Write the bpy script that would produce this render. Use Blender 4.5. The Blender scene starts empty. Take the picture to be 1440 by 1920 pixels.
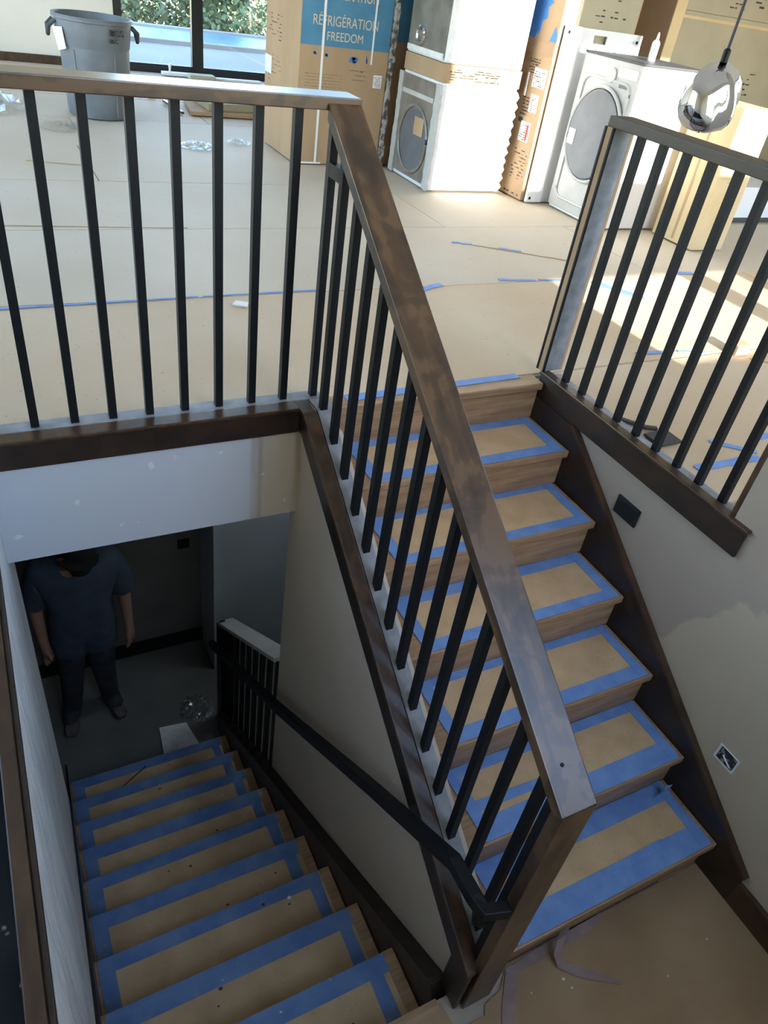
import bpy, bmesh, math, random
from mathutils import Vector, Matrix, Euler

random.seed(11)
S = bpy.context.scene
C = S.collection
PI = math.pi

# ------------------------------------------------------------------ camera
cam_d = bpy.data.cameras.new('camera')
cam = bpy.data.objects.new('camera', cam_d)
C.objects.link(cam)
cam_d.sensor_fit = 'HORIZONTAL'
cam_d.sensor_width = 36.0
cam_d.lens = 36.0 * 1360.88 / 1440.0
cam_d.clip_start = 0.02
cr = Vector((0.88822761, -0.43947503, 0.133841))
cu = Vector((0.17305067, 0.58994536, 0.78868113))
cf = Vector((0.42556454, 0.67736708, -0.60005721))
m = Matrix.Identity(4)
for i in range(3):
    m[i][0], m[i][1], m[i][2] = cr[i], cu[i], -cf[i]
m[0][3], m[1][3], m[2][3] = -0.8361, -0.5788, 2.6045
cam.matrix_world = m
S.camera = cam

# ------------------------------------------------------------------ world, sun, exposure
W_ = bpy.data.worlds.new('sky')
S.world = W_
W_.use_nodes = True
nt = W_.node_tree
bgn = nt.nodes['Background']
sky = nt.nodes.new('ShaderNodeTexSky')
sky.sky_type = 'NISHITA'
sky.sun_disc = False
sky.sun_elevation = math.radians(32)
sky.sun_rotation = math.radians(180)
sky.air_density = 1.2
sky.dust_density = 0.4
sky.ozone_density = 2.0
nt.links.new(sky.outputs[0], bgn.inputs[0])
bgn.inputs[1].default_value = 1.0

TRAVEL = Vector((0.02, 1.0, -0.364)).normalized()
sun_d = bpy.data.lights.new('sun', 'SUN')
sun_d.energy = 13.0
sun_d.angle = math.radians(0.6)
sun_d.color = (1.0, 0.95, 0.87)
sun = bpy.data.objects.new('sun', sun_d)
C.objects.link(sun)
sun.rotation_euler = TRAVEL.to_track_quat('-Z', 'Y').to_euler()
sun.location = (0, -6, 9)

def portal(name, loc, rot, sx, sy):
    d = bpy.data.lights.new(name, 'AREA')
    d.shape = 'RECTANGLE'
    d.size, d.size_y = sx, sy
    d.cycles.is_portal = True
    o = bpy.data.objects.new(name, d)
    C.objects.link(o)
    o.location = loc
    o.rotation_euler = rot
portal('portal_north', (2.85, 9.12, 2.75), (-PI / 2, 0, 0), 4.1, 2.9)
portal('portal_south', (3.9, -1.54, 3.7), (PI / 2, 0, 0), 4.6, 2.8)
portal('portal_landing', (0.65, -1.54, 3.25), (PI / 2, 0, 0), 2.4, 3.0)
portal('portal_west', (-3.64, 5.0, 3.1), (0, -PI / 2, 0), 3.5, 6.6)
portal('portal_east', (6.62, .4, 3.15), (0, PI / 2, 0), 3.5, 2.6)

S.view_settings.view_transform = 'Standard'
S.view_settings.look = 'None'
S.view_settings.gamma = 1.0
S.view_settings.use_curve_mapping = False
S.view_settings.exposure = 0.72
S.cycles.use_denoising = True
S.cycles.max_bounces = 10
S.cycles.diffuse_bounces = 6
S.cycles.transparent_max_bounces = 16
S.cycles.caustics_reflective = False
S.cycles.caustics_refractive = False
S.cycles.sample_clamp_indirect = 8.0

# ------------------------------------------------------------------ materials
def _mat(name):
    mt = bpy.data.materials.new(name)
    mt.use_nodes = True
    n = mt.node_tree.nodes
    return mt, n, mt.node_tree.links, n['Principled BSDF']

def c4(c):
    return (c[0], c[1], c[2], 1.0)

def pm(name, c1, c2=None, rough=0.6, metal=0.0, ns=6.0, det=5.0, lo=0.35, hi=0.65, bump=0.0, bs=80.0,
       stretch=(1, 1, 1), rot=(0, 0, 0), spec=0.5, speck=None, coord='Object', emit=0.0, alpha=1.0, coat=0.0):
    mt, n, l, b = _mat(name)
    b.inputs['Roughness'].default_value = rough
    b.inputs['Metallic'].default_value = metal
    b.inputs['Specular IOR Level'].default_value = spec
    b.inputs['Coat Weight'].default_value = coat
    b.inputs['Coat Roughness'].default_value = 0.15
    if coord == 'World':
        vec = n.new('ShaderNodeNewGeometry').outputs['Position']
    else:
        vec = n.new('ShaderNodeTexCoord').outputs[coord]
    mp = n.new('ShaderNodeMapping')
    mp.inputs['Scale'].default_value = stretch
    mp.inputs['Rotation'].default_value = rot
    l.new(vec, mp.inputs[0])
    col = None
    if c2 is not None:
        nz = n.new('ShaderNodeTexNoise')
        nz.inputs['Scale'].default_value = ns
        nz.inputs['Detail'].default_value = det
        l.new(mp.outputs[0], nz.inputs['Vector'])
        rp = n.new('ShaderNodeValToRGB')
        rp.color_ramp.elements[0].position = lo
        rp.color_ramp.elements[1].position = hi
        rp.color_ramp.elements[0].color = c4(c1)
        rp.color_ramp.elements[1].color = c4(c2)
        l.new(nz.outputs['Fac'], rp.inputs[0])
        col = rp.outputs[0]
    if speck is not None:
        sc, ss, th = speck
        n2 = n.new('ShaderNodeTexNoise')
        n2.inputs['Scale'].default_value = ss
        n2.inputs['Detail'].default_value = 3.0
        l.new(mp.outputs[0], n2.inputs['Vector'])
        r2 = n.new('ShaderNodeValToRGB')
        r2.color_ramp.elements[0].position = th
        r2.color_ramp.elements[1].position = th + 0.05
        l.new(n2.outputs['Fac'], r2.inputs[0])
        mx = n.new('ShaderNodeMixRGB')
        l.new(r2.outputs[0], mx.inputs[0])
        if col is not None:
            l.new(col, mx.inputs[1])
        else:
            mx.inputs[1].default_value = c4(c1)
        mx.inputs[2].default_value = c4(sc)
        col = mx.outputs[0]
    if col is not None:
        l.new(col, b.inputs['Base Color'])
    else:
        b.inputs['Base Color'].default_value = c4(c1)
    if bump > 0:
        nb = n.new('ShaderNodeTexNoise')
        nb.inputs['Scale'].default_value = bs
        nb.inputs['Detail'].default_value = 4.0
        l.new(mp.outputs[0], nb.inputs['Vector'])
        bp = n.new('ShaderNodeBump')
        bp.inputs['Strength'].default_value = bump
        bp.inputs['Distance'].default_value = 0.02
        l.new(nb.outputs['Fac'], bp.inputs['Height'])
        l.new(bp.outputs[0], b.inputs['Normal'])
    if emit > 0:
        b.inputs['Emission Color'].default_value = c4(c1)
        b.inputs['Emission Strength'].default_value = emit
    return mt

def wood(name, dark, mid, light, rough=0.35, stretch=(1, 12, 12), rot=(0, 0, 0), scale=3.0, knots=True, coord='Object'):
    mt, n, l, b = _mat(name)
    b.inputs['Roughness'].default_value = rough
    b.inputs['Coat Weight'].default_value = 0.6 if knots else 0.2
    b.inputs['Coat Roughness'].default_value = 0.28
    if coord == 'World':
        src = n.new('ShaderNodeNewGeometry').outputs['Position']
    else:
        src = n.new('ShaderNodeTexCoord').outputs['Object']
    r = n.new('ShaderNodeMapping')
    r.inputs['Rotation'].default_value = rot
    l.new(src, r.inputs[0])
    mp = n.new('ShaderNodeMapping')
    mp.inputs['Scale'].default_value = stretch
    l.new(r.outputs[0], mp.inputs[0])
    nz = n.new('ShaderNodeTexNoise')
    nz.inputs['Scale'].default_value = scale
    nz.inputs['Detail'].default_value = 8
    nz.inputs['Distortion'].default_value = 0.9
    l.new(mp.outputs[0], nz.inputs['Vector'])
    bl = n.new('ShaderNodeTexNoise')
    bl.inputs['Scale'].default_value = 7.0
    bl.inputs['Detail'].default_value = 4
    bl.inputs['Distortion'].default_value = 1.2
    l.new(r.outputs[0], bl.inputs['Vector'])
    mix = n.new('ShaderNodeMath')
    mix.operation = 'MULTIPLY_ADD'
    l.new(bl.outputs['Fac'], mix.inputs[0])
    mix.inputs[1].default_value = 0.9 if knots else 0.3
    l.new(nz.outputs['Fac'], mix.inputs[2])
    rp = n.new('ShaderNodeValToRGB')
    e = rp.color_ramp.elements
    off = 0.45 if knots else 0.15
    e[0].position, e[1].position = 0.30 + off, 0.72 + off
    e[0].color, e[1].color = c4(dark), c4(light)
    k = e.new(0.50 + off)
    k.color = c4(mid)
    if knots:
        for el in e:
            el.position = min(1.0, el.position)
    l.new(mix.outputs[0], rp.inputs[0])
    l.new(rp.outputs[0], b.inputs['Base Color'])
    bp = n.new('ShaderNodeBump')
    bp.inputs['Strength'].default_value = 0.12
    bp.inputs['Distance'].default_value = 0.004
    l.new(nz.outputs['Fac'], bp.inputs['Height'])
    l.new(bp.outputs[0], b.inputs['Normal'])
    return mt

def glass(name, tint=(1, 1, 1), gloss=0.05, rough=0.0):
    mt, n, l, b = _mat(name)
    n.remove(b)
    tr = n.new('ShaderNodeBsdfTransparent')
    tr.inputs[0].default_value = c4(tint)
    gl = n.new('ShaderNodeBsdfGlossy')
    gl.inputs['Roughness'].default_value = rough
    mx = n.new('ShaderNodeMixShader')
    mx.inputs[0].default_value = gloss
    l.new(tr.outputs[0], mx.inputs[1])
    l.new(gl.outputs[0], mx.inputs[2])
    l.new(mx.outputs[0], n['Material Output'].inputs[0])
    return mt

SL = math.atan(0.702)
DK, MD, LT = (0.024, 0.012, 0.006), (0.062, 0.031, 0.013), (0.098, 0.052, 0.022)
MAT = {
    'rail_x': wood('stained_alder_x', DK, MD, LT, 0.32, (1, 5, 5)),
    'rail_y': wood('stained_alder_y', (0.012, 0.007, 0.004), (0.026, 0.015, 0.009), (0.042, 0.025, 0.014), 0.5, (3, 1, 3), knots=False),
    'rail_z': wood('stained_alder_z', DK, MD, LT, 0.38, (5, 5, 1)),
    'rail_s': wood('stained_alder_slope', DK, MD, LT, 0.36, (5, 1, 5), (-SL, 0, 0)),
    'trim_d': wood('dark_trim', (0.010, 0.006, 0.004), (0.022, 0.013, 0.009), (0.036, 0.020, 0.013), 0.42, (3, 2, 3), knots=False),
    'trim_b': wood('brown_trim', (0.022, 0.011, 0.006), (0.050, 0.025, 0.012), (0.085, 0.042, 0.020), 0.33, (6, 2, 6), knots=False),
    'oak': wood('oak_tread', (0.23, 0.135, 0.068), (0.34, 0.21, 0.115), (0.44, 0.29, 0.17), 0.45, (1, 12, 12), knots=False),
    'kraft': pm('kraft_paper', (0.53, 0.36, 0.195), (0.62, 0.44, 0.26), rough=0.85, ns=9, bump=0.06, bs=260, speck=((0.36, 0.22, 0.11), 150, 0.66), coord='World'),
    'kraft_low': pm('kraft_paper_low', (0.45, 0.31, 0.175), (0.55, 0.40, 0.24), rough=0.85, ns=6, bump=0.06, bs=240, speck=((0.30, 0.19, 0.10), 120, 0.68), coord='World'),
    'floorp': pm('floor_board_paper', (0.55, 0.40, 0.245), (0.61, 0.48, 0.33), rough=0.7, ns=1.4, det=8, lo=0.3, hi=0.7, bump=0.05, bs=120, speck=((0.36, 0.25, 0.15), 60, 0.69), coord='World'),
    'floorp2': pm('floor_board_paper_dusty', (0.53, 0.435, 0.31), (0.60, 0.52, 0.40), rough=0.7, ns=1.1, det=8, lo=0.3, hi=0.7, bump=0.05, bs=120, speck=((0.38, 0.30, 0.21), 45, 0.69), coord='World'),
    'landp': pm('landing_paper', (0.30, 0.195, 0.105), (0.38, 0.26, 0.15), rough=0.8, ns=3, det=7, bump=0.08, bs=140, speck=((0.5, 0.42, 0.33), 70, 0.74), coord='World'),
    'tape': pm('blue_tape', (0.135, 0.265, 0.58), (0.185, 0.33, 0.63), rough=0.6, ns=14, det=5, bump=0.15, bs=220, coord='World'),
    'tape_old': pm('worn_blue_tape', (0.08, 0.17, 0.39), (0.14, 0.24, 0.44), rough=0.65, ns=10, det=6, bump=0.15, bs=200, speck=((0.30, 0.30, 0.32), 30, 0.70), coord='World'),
    'rosin': pm('pink_rosin_tape', (0.26, 0.19, 0.175), (0.34, 0.255, 0.24), rough=0.8, ns=12, bump=0.2, bs=90),
    'steel': pm('black_steel', (0.007, 0.008, 0.0095), rough=0.47, spec=0.27),
    'bar': pm('grey_steel_bar', (0.20, 0.21, 0.23), (0.30, 0.31, 0.33), rough=0.5, ns=20),
    'wallr': None,
    'wall': pm('beige_wall', (0.52, 0.45, 0.365), (0.56, 0.49, 0.40), rough=0.75, ns=2.2, bump=0.03, bs=160, coord='World'),
    'header': None,
    'wallw': pm('textured_white_wall', (0.52, 0.53, 0.54), (0.72, 0.72, 0.71), rough=0.7, ns=7, det=7, lo=0.3, hi=0.6, bump=0.9, bs=26, stretch=(1, 1.0, 0.35), coord='World'),
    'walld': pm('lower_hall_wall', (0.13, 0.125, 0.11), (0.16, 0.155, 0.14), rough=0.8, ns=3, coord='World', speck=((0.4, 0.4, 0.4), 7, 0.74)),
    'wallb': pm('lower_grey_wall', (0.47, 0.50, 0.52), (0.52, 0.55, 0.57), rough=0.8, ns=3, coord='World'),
    'drywall': pm('plain_drywall', (0.68, 0.63, 0.54), (0.73, 0.68, 0.59), rough=0.8, ns=1.5, coord='World'),
    'ceil': pm('ceiling_paint', (0.85, 0.84, 0.82), rough=0.9),
    'subfl': pm('subfloor', (0.35, 0.30, 0.24), (0.42, 0.36, 0.29), rough=0.8, ns=5, coord='World'),
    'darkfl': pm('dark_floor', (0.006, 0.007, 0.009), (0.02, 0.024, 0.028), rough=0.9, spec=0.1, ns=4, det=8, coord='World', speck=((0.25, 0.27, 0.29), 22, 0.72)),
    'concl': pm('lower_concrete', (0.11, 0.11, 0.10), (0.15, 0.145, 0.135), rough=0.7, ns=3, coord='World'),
    'patio': pm('patio_concrete', (0.20, 0.20, 0.19), (0.26, 0.255, 0.24), rough=0.8, ns=0.7, coord='World'),
    'ground': pm('pale_ground', (0.34, 0.32, 0.27), (0.44, 0.42, 0.36), rough=0.9, ns=0.5, coord='World'),
    'water': pm('pool_blue', (0.06, 0.16, 0.28), (0.08, 0.19, 0.32), rough=0.35, ns=1.0, coord='World'),
    'frame': pm('black_window_frame', (0.010, 0.010, 0.011), rough=0.4),
    'glass': glass('window_glass'),
    'film': glass('clear_film', (0.93, 0.95, 0.97), 0.30, 0.25),
    'card': pm('cardboard', (0.40, 0.265, 0.15), (0.46, 0.31, 0.18), rough=0.8, ns=4, bump=0.03, bs=90, stretch=(1, 1, 0.3)),
    'cardd': pm('cardboard_side', (0.33, 0.215, 0.125), (0.38, 0.25, 0.15), rough=0.8, ns=4),
    'cardo': pm('olive_cardboard', (0.40, 0.36, 0.25), (0.46, 0.41, 0.29), rough=0.8, ns=3, bump=0.03, bs=60),
    'cardod': pm('grey_olive_card', (0.20, 0.19, 0.15), (0.24, 0.225, 0.18), rough=0.8, ns=4),
    'cardy': pm('yellow_cardboard', (0.62, 0.47, 0.26), (0.68, 0.53, 0.31), rough=0.8, ns=4),
    'printb': pm('blue_print', (0.055, 0.20, 0.33), (0.07, 0.235, 0.38), rough=0.7, ns=6),
    'printl': pm('bright_blue_print', (0.05, 0.20, 0.52), rough=0.7),
    'printt': pm('tan_lettering', (0.62, 0.52, 0.38), rough=0.8),
    'printk': pm('dark_ink', (0.05, 0.045, 0.04), rough=0.8),
    'label': pm('white_label', (0.78, 0.78, 0.78), rough=0.7),
    'red': pm('red_print', (0.55, 0.04, 0.03), rough=0.6),
    'white': pm('appliance_white', (0.80, 0.81, 0.82), rough=0.35, spec=0.5),
    'wrap': pm('wrapped_white', (0.74, 0.76, 0.78), (0.82, 0.83, 0.85), rough=0.3, ns=5, bump=0.35, bs=9, stretch=(1, 1, 3)),
    'foam': pm('white_foam', (0.74, 0.74, 0.72), (0.84, 0.84, 0.82), rough=0.8, ns=30, bump=0.5, bs=70),
    'inpad': pm('pad_under_film', (0.17, 0.15, 0.125), (0.25, 0.225, 0.19), rough=0.3, ns=8, bump=0.3, bs=14),
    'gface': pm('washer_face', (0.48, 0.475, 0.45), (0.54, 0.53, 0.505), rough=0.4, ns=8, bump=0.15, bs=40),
    'gface2': pm('washer_recess', (0.50, 0.50, 0.48), rough=0.4),
    'gdoor': pm('grey_film_door', (0.12, 0.13, 0.145), (0.145, 0.155, 0.17), rough=0.35, ns=10),
    'can': pm('grey_plastic', (0.14, 0.155, 0.17), (0.18, 0.195, 0.21), rough=0.5, ns=6),
    'cand': pm('dark_grey_plastic', (0.06, 0.065, 0.07), rough=0.5),
    'chrome': pm('mirror_glass', (0.80, 0.80, 0.82), rough=0.03, metal=1.0),
    'cord': pm('lamp_cord', (0.02, 0.02, 0.03), rough=0.6),
    'strap': pm('white_strap', (0.80, 0.80, 0.79), rough=0.4),
    'bark': pm('bark', (0.16, 0.15, 0.11), (0.24, 0.22, 0.17), rough=0.9, ns=10),
    'leafa': pm('leaf_pale', (0.13, 0.19, 0.09), (0.22, 0.27, 0.15), rough=0.6, ns=2, coord='World'),
    'leafb': pm('leaf_green', (0.05, 0.10, 0.045), (0.10, 0.16, 0.08), rough=0.6, ns=2, coord='World'),
    'skin': pm('skin', (0.26, 0.145, 0.095), (0.29, 0.165, 0.11), rough=0.6, ns=9),
    'shirt': pm('navy_shirt', (0.035, 0.05, 0.075), (0.05, 0.068, 0.095), rough=0.9, ns=12, speck=((0.4, 0.42, 0.45), 16, 0.76)),
    'jeans': pm('paint_spattered_jeans', (0.02, 0.024, 0.03), (0.04, 0.045, 0.052), rough=0.9, ns=14, speck=((0.3, 0.3, 0.32), 22, 0.74)),
    'shoe': pm('work_shoe', (0.07, 0.065, 0.06), (0.12, 0.11, 0.10), rough=0.8, ns=20),
    'blackc': pm('black_cloth', (0.008, 0.008, 0.009), rough=0.9),
    'mottle': pm('dirty_foam', (0.08, 0.07, 0.06), (0.45, 0.44, 0.41), rough=0.8, ns=26, lo=0.42, hi=0.58),
    'fillp': pm('fill_glow', (0.80, 0.92, 1.0), emit=12.0),
    'fix': pm('fill_frame_white', (0.7, 0.7, 0.7), rough=0.5),
    'boxin': pm('electrical_box_dark', (0.02, 0.02, 0.02), (0.3, 0.3, 0.28), rough=0.6, ns=60, lo=0.52, hi=0.6),
    'blocker': pm('stucco', (0.55, 0.53, 0.50), rough=0.9),
}

def wall_right_mat():
    mt, n, l, b = _mat('right_wall_patched')
    b.inputs['Roughness'].default_value = 0.75
    g = n.new('ShaderNodeNewGeometry')
    mp = n.new('ShaderNodeMapping')
    mp.inputs['Location'].default_value = (0, -0.12 / 0.52, -0.50 / 0.62)
    mp.inputs['Scale'].default_value = (0.0, 1 / 0.52, 1 / 0.62)
    l.new(g.outputs['Position'], mp.inputs[0])
    nz = n.new('ShaderNodeTexNoise')
    nz.inputs['Scale'].default_value = 4.5
    nz.inputs['Detail'].default_value = 4
    l.new(g.outputs['Position'], nz.inputs['Vector'])
    ln = n.new('ShaderNodeVectorMath')
    ln.operation = 'LENGTH'
    l.new(mp.outputs[0], ln.inputs[0])
    ad = n.new('ShaderNodeMath')
    ad.operation = 'MULTIPLY_ADD'
    l.new(nz.outputs['Fac'], ad.inputs[0])
    ad.inputs[1].default_value = 0.55
    l.new(ln.outputs['Value'], ad.inputs[2])
    rp = n.new('ShaderNodeValToRGB')
    rp.color_ramp.elements[0].position = 0.98
    rp.color_ramp.elements[1].position = 1.0
    rp.color_ramp.elements[0].color = (0.50, 0.43, 0.32, 1)
    rp.color_ramp.elements[1].color = (0.40, 0.335, 0.275, 1)
    sc = n.new('ShaderNodeMath')
    sc.operation = 'MULTIPLY'
    sc.inputs[1].default_value = 0.78
    l.new(ad.outputs[0], sc.inputs[0])
    l.new(sc.outputs[0], rp.inputs[0])
    l.new(rp.outputs[0], b.inputs['Base Color'])
    nb = n.new('ShaderNodeTexNoise')
    nb.inputs['Scale'].default_value = 180
    l.new(g.outputs['Position'], nb.inputs['Vector'])
    bp = n.new('ShaderNodeBump')
    bp.inputs['Strength'].default_value = 0.04
    bp.inputs['Distance'].default_value = 0.02
    l.new(nb.outputs['Fac'], bp.inputs['Height'])
    l.new(bp.outputs[0], b.inputs['Normal'])
    return mt
MAT['wallr'] = wall_right_mat()

def header_mat():
    mt, n, l, b = _mat('primed_header')
    b.inputs['Roughness'].default_value = 0.7
    g = n.new('ShaderNodeNewGeometry')
    sx = n.new('ShaderNodeSeparateXYZ')
    l.new(g.outputs['Position'], sx.inputs[0])
    mp = n.new('ShaderNodeMapping')
    mp.inputs['Scale'].default_value = (9, 9, 0.9)
    l.new(g.outputs['Position'], mp.inputs[0])
    nz = n.new('ShaderNodeTexNoise')
    nz.inputs['Scale'].default_value = 1.4
    nz.inputs['Detail'].default_value = 4
    l.new(mp.outputs[0], nz.inputs['Vector'])
    ad = n.new('ShaderNodeMath')
    ad.operation = 'MULTIPLY_ADD'
    l.new(nz.outputs['Fac'], ad.inputs[0])
    ad.inputs[1].default_value = 0.30
    l.new(sx.outputs['X'], ad.inputs[2])
    rp = n.new('ShaderNodeValToRGB')
    e = rp.color_ramp.elements
    e[0].position, e[1].position = 0.02, 0.20
    e[0].color, e[1].color = (0.50, 0.53, 0.57, 1), (0.50, 0.42, 0.30, 1)
    k = e.new(0.09); k.color = (0.36, 0.31, 0.25, 1)
    k = e.new(0.14); k.color = (0.46, 0.42, 0.35, 1)
    l.new(ad.outputs[0], rp.inputs[0])
    n2 = n.new('ShaderNodeTexNoise')
    n2.inputs['Scale'].default_value = 16
    l.new(g.outputs['Position'], n2.inputs['Vector'])
    r2 = n.new('ShaderNodeValToRGB')
    r2.color_ramp.elements[0].position = 0.70
    r2.color_ramp.elements[1].position = 0.74
    l.new(n2.outputs['Fac'], r2.inputs[0])
    mx = n.new('ShaderNodeMixRGB')
    l.new(r2.outputs[0], mx.inputs[0])
    l.new(rp.outputs[0], mx.inputs[1])
    mx.inputs[2].default_value = (0.66, 0.67, 0.68, 1)
    l.new(mx.outputs[0], b.inputs['Base Color'])
    return mt
MAT['header'] = header_mat()

# ------------------------------------------------------------------ builders
ORG = {}

def tag(o, label=None, cat=None, group=None, kind=None):
    if label: o['label'] = label
    if cat: o['category'] = cat
    if group: o['group'] = group
    if kind: o['kind'] = kind
    return o

def thing(name, label, cat, loc, rotz=0.0, group=None, local=False):
    o = bpy.data.objects.new(name, None)
    o.empty_display_size = 0.1
    C.objects.link(o)
    o.location = loc
    o.rotation_euler = (0, 0, rotz)
    tag(o, label, cat, group)
    ORG[o] = Vector((0, 0, 0)) if (local or rotz) else Vector(loc)
    return o

class MB:
    def __init__(s):
        s.v, s.f = [], []
    def add(s, vs, fs):
        k = len(s.v)
        s.v += [tuple(a) for a in vs]
        s.f += [tuple(i + k for i in f) for f in fs]
        return s
    def box(s, x0, x1, y0, y1, z0, z1):
        return s.add([(x0, y0, z0), (x1, y0, z0), (x1, y1, z0), (x0, y1, z0), (x0, y0, z1), (x1, y0, z1), (x1, y1, z1), (x0, y1, z1)],
                     [(0, 3, 2, 1), (4, 5, 6, 7), (0, 1, 5, 4), (1, 2, 6, 5), (2, 3, 7, 6), (3, 0, 4, 7)])
    def prism(s, poly, axis, a, b):
        n = len(poly)
        def P(p, t):
            return (t, p[0], p[1]) if axis == 'X' else (p[0], t, p[1]) if axis == 'Y' else (p[0], p[1], t)
        vs = [P(p, a) for p in poly] + [P(p, b) for p in poly]
        fs = [tuple(range(n))[::-1], tuple(range(n, 2 * n))]
        fs += [(i, (i + 1) % n, (i + 1) % n + n, i + n) for i in range(n)]
        return s.add(vs, fs)
    def tube(s, pts, r, n=8, cap=True):
        pts = [Vector(p) for p in pts]
        rs = r if isinstance(r, (list, tuple)) else [r] * len(pts)
        up = Vector((0.03, 0.05, 1)).normalized()
        rings = []
        for i, p in enumerate(pts):
            d = (pts[min(i + 1, len(pts) - 1)] - pts[max(i - 1, 0)]).normalized()
            a = d.cross(up)
            if a.length < 1e-3:
                a = d.cross(Vector((1, 0, 0)))
            a.normalize()
            b = d.cross(a).normalized()
            rings.append([p + (a * math.cos(2 * PI * k / n) + b * math.sin(2 * PI * k / n)) * rs[i] for k in range(n)])
        vs = [q for rg in rings for q in rg]
        fs = []
        for i in range(len(pts) - 1):
            for k in range(n):
                fs.append((i * n + k, i * n + (k + 1) % n, (i + 1) * n + (k + 1) % n, (i + 1) * n + k))
        if cap:
            fs.append(tuple(range(n))[::-1])
            fs.append(tuple(range((len(pts) - 1) * n, len(pts) * n)))
        return s.add(vs, fs)
    def bar(s, pts, w, h):
        # rectangular section swept along a path; w across, h upwards
        pts = [Vector(p) for p in pts]
        vs, fs = [], []
        for i, p in enumerate(pts):
            d0 = (pts[i] - pts[i - 1]).normalized() if i else None
            d1 = (pts[i + 1] - pts[i]).normalized() if i < len(pts) - 1 else None
            d = (d0 + d1).normalized() if d0 and d1 else (d0 or d1)
            a = d.cross(Vector((0, 0, 1)))
            if a.length < 1e-3:
                a = Vector((1, 0, 0))
            a.normalize()
            u = a.cross(d).normalized()
            vs += [p + a * (w / 2 * x) + u * (h / 2 * y) for x, y in ((-1, -1), (1, -1), (1, 1), (-1, 1))]
        for i in range(len(pts) - 1):
            for k in range(4):
                fs.append((i * 4 + k, i * 4 + (k + 1) % 4, i * 4 + 4 + (k + 1) % 4, i * 4 + 4 + k))
        e = (len(pts) - 1) * 4
        fs += [(3, 2, 1, 0), (e, e + 1, e + 2, e + 3)]
        return s.add(vs, fs)
    def lathe(s, prof, c=(0, 0, 0), n=28, sx=1.0, sy=1.0):
        vs, fs = [], []
        for r, z in prof:
            for k in range(n):
                a = 2 * PI * k / n
                vs.append((c[0] + r * sx * math.cos(a), c[1] + r * sy * math.sin(a), c[2] + z))
        for i in range(len(prof) - 1):
            for k in range(n):
                fs.append((i * n + k, i * n + (k + 1) % n, (i + 1) * n + (k + 1) % n, (i + 1) * n + k))
        if prof[0][0] > 1e-6: fs.append(tuple(range(n))[::-1])
        if prof[-1][0] > 1e-6: fs.append(tuple(range((len(prof) - 1) * n, len(prof) * n)))
        return s.add(vs, fs)
    def quad(s, o, u, v):
        o, u, v = Vector(o), Vector(u), Vector(v)
        return s.add([o, o + u, o + u + v, o + v], [(0, 1, 2, 3)])
    def mesh(s, name, mat, bevel=0.0, smooth=False, center=True, recalc=True):
        me = bpy.data.meshes.new(name)
        vs = [Vector(a) for a in s.v]
        c = Vector((0, 0, 0))
        if center and vs:
            c = (Vector([min(a[i] for a in vs) for i in range(3)]) + Vector([max(a[i] for a in vs) for i in range(3)])) / 2
        me.from_pydata([a - c for a in vs], [], s.f)
        bm = bmesh.new()
        bm.from_mesh(me)
        if recalc:
            bmesh.ops.remove_doubles(bm, verts=bm.verts, dist=1e-5)
            bmesh.ops.recalc_face_normals(bm, faces=bm.faces)
        if bevel > 0:
            ed = [e for e in bm.edges if len(e.link_faces) == 2 and e.calc_face_angle(0) > 0.5]
            bmesh.ops.bevel(bm, geom=ed, offset=bevel, segments=2, profile=0.6, affect='EDGES', clamp_overlap=True)
        bm.to_mesh(me)
        bm.free()
        if smooth:
            me.shade_smooth()
            me.set_sharp_from_angle(angle=math.radians(40))
        if mat:
            me.materials.append(MAT[mat] if isinstance(mat, str) else mat)
        return me, c
    def build(s, name, mat, parent=None, bevel=0.0, smooth=False, recalc=True):
        me, c = s.mesh(name, mat, bevel, smooth, True, recalc)
        o = bpy.data.objects.new(name, me)
        C.objects.link(o)
        if parent is not None:
            o.parent = parent
            o.location = c - ORG[parent]
        else:
            o.location = c
        ORG[o] = c
        return o

def B(*a):
    return MB().box(*a)

def dup(src, parent, delta):
    o = src.copy()
    C.objects.link(o)
    o.parent = parent
    o.location = Vector(src.location) + Vector(delta)
    ORG[o] = ORG[src] + Vector(delta)
    return o

def struct(o, label=None, cat=None):
    tag(o, label, cat, kind='structure')
    return o

def text(name, body, size, mat, parent, loc, face='-Y', extrude=0.0004, align='LEFT', xs=1.0):
    cu_ = bpy.data.curves.new(name, 'FONT')
    cu_.body = body
    cu_.size = size
    cu_.align_x = align
    cu_.extrude = extrude
    t = bpy.data.objects.new(name, cu_)
    C.objects.link(t)
    bpy.context.view_layer.update()
    me = bpy.data.meshes.new_from_object(t.evaluated_get(bpy.context.evaluated_depsgraph_get()))
    bpy.data.objects.remove(t)
    bpy.data.curves.remove(cu_)
    me.name = name
    me.materials.clear()
    me.materials.append(MAT[mat])
    rot = {'-Y': Euler((PI / 2, 0, 0)), '-X': Euler((PI / 2, 0, -PI / 2)), '+Z': Euler((0, 0, 0))}[face].to_matrix().to_4x4()
    me.transform(rot @ Matrix.Diagonal((xs, 1, 1, 1)))
    o = bpy.data.objects.new(name, me)
    C.objects.link(o)
    o.parent = parent
    o.location = Vector(loc) - ORG[parent]
    ORG[o] = Vector(loc)
    return o

def scrib(mb, o, u, v, w, h, rows, rnd, fill=0.6, dens=0.85):
    o, u, v = Vector(o), Vector(u), Vector(v)
    for r_ in range(rows):
        x = 0.0
        while x < w:
            L = rnd.uniform(0.02, 0.09) * w * 2
            if rnd.random() < dens:
                L2 = min(L, w - x)
                mb.quad(o + u * x + v * (h * r_ / rows), u * L2, v * (h / rows * fill * rnd.uniform(.5, 1)))
            x += L + w * 0.03
    return mb

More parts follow.
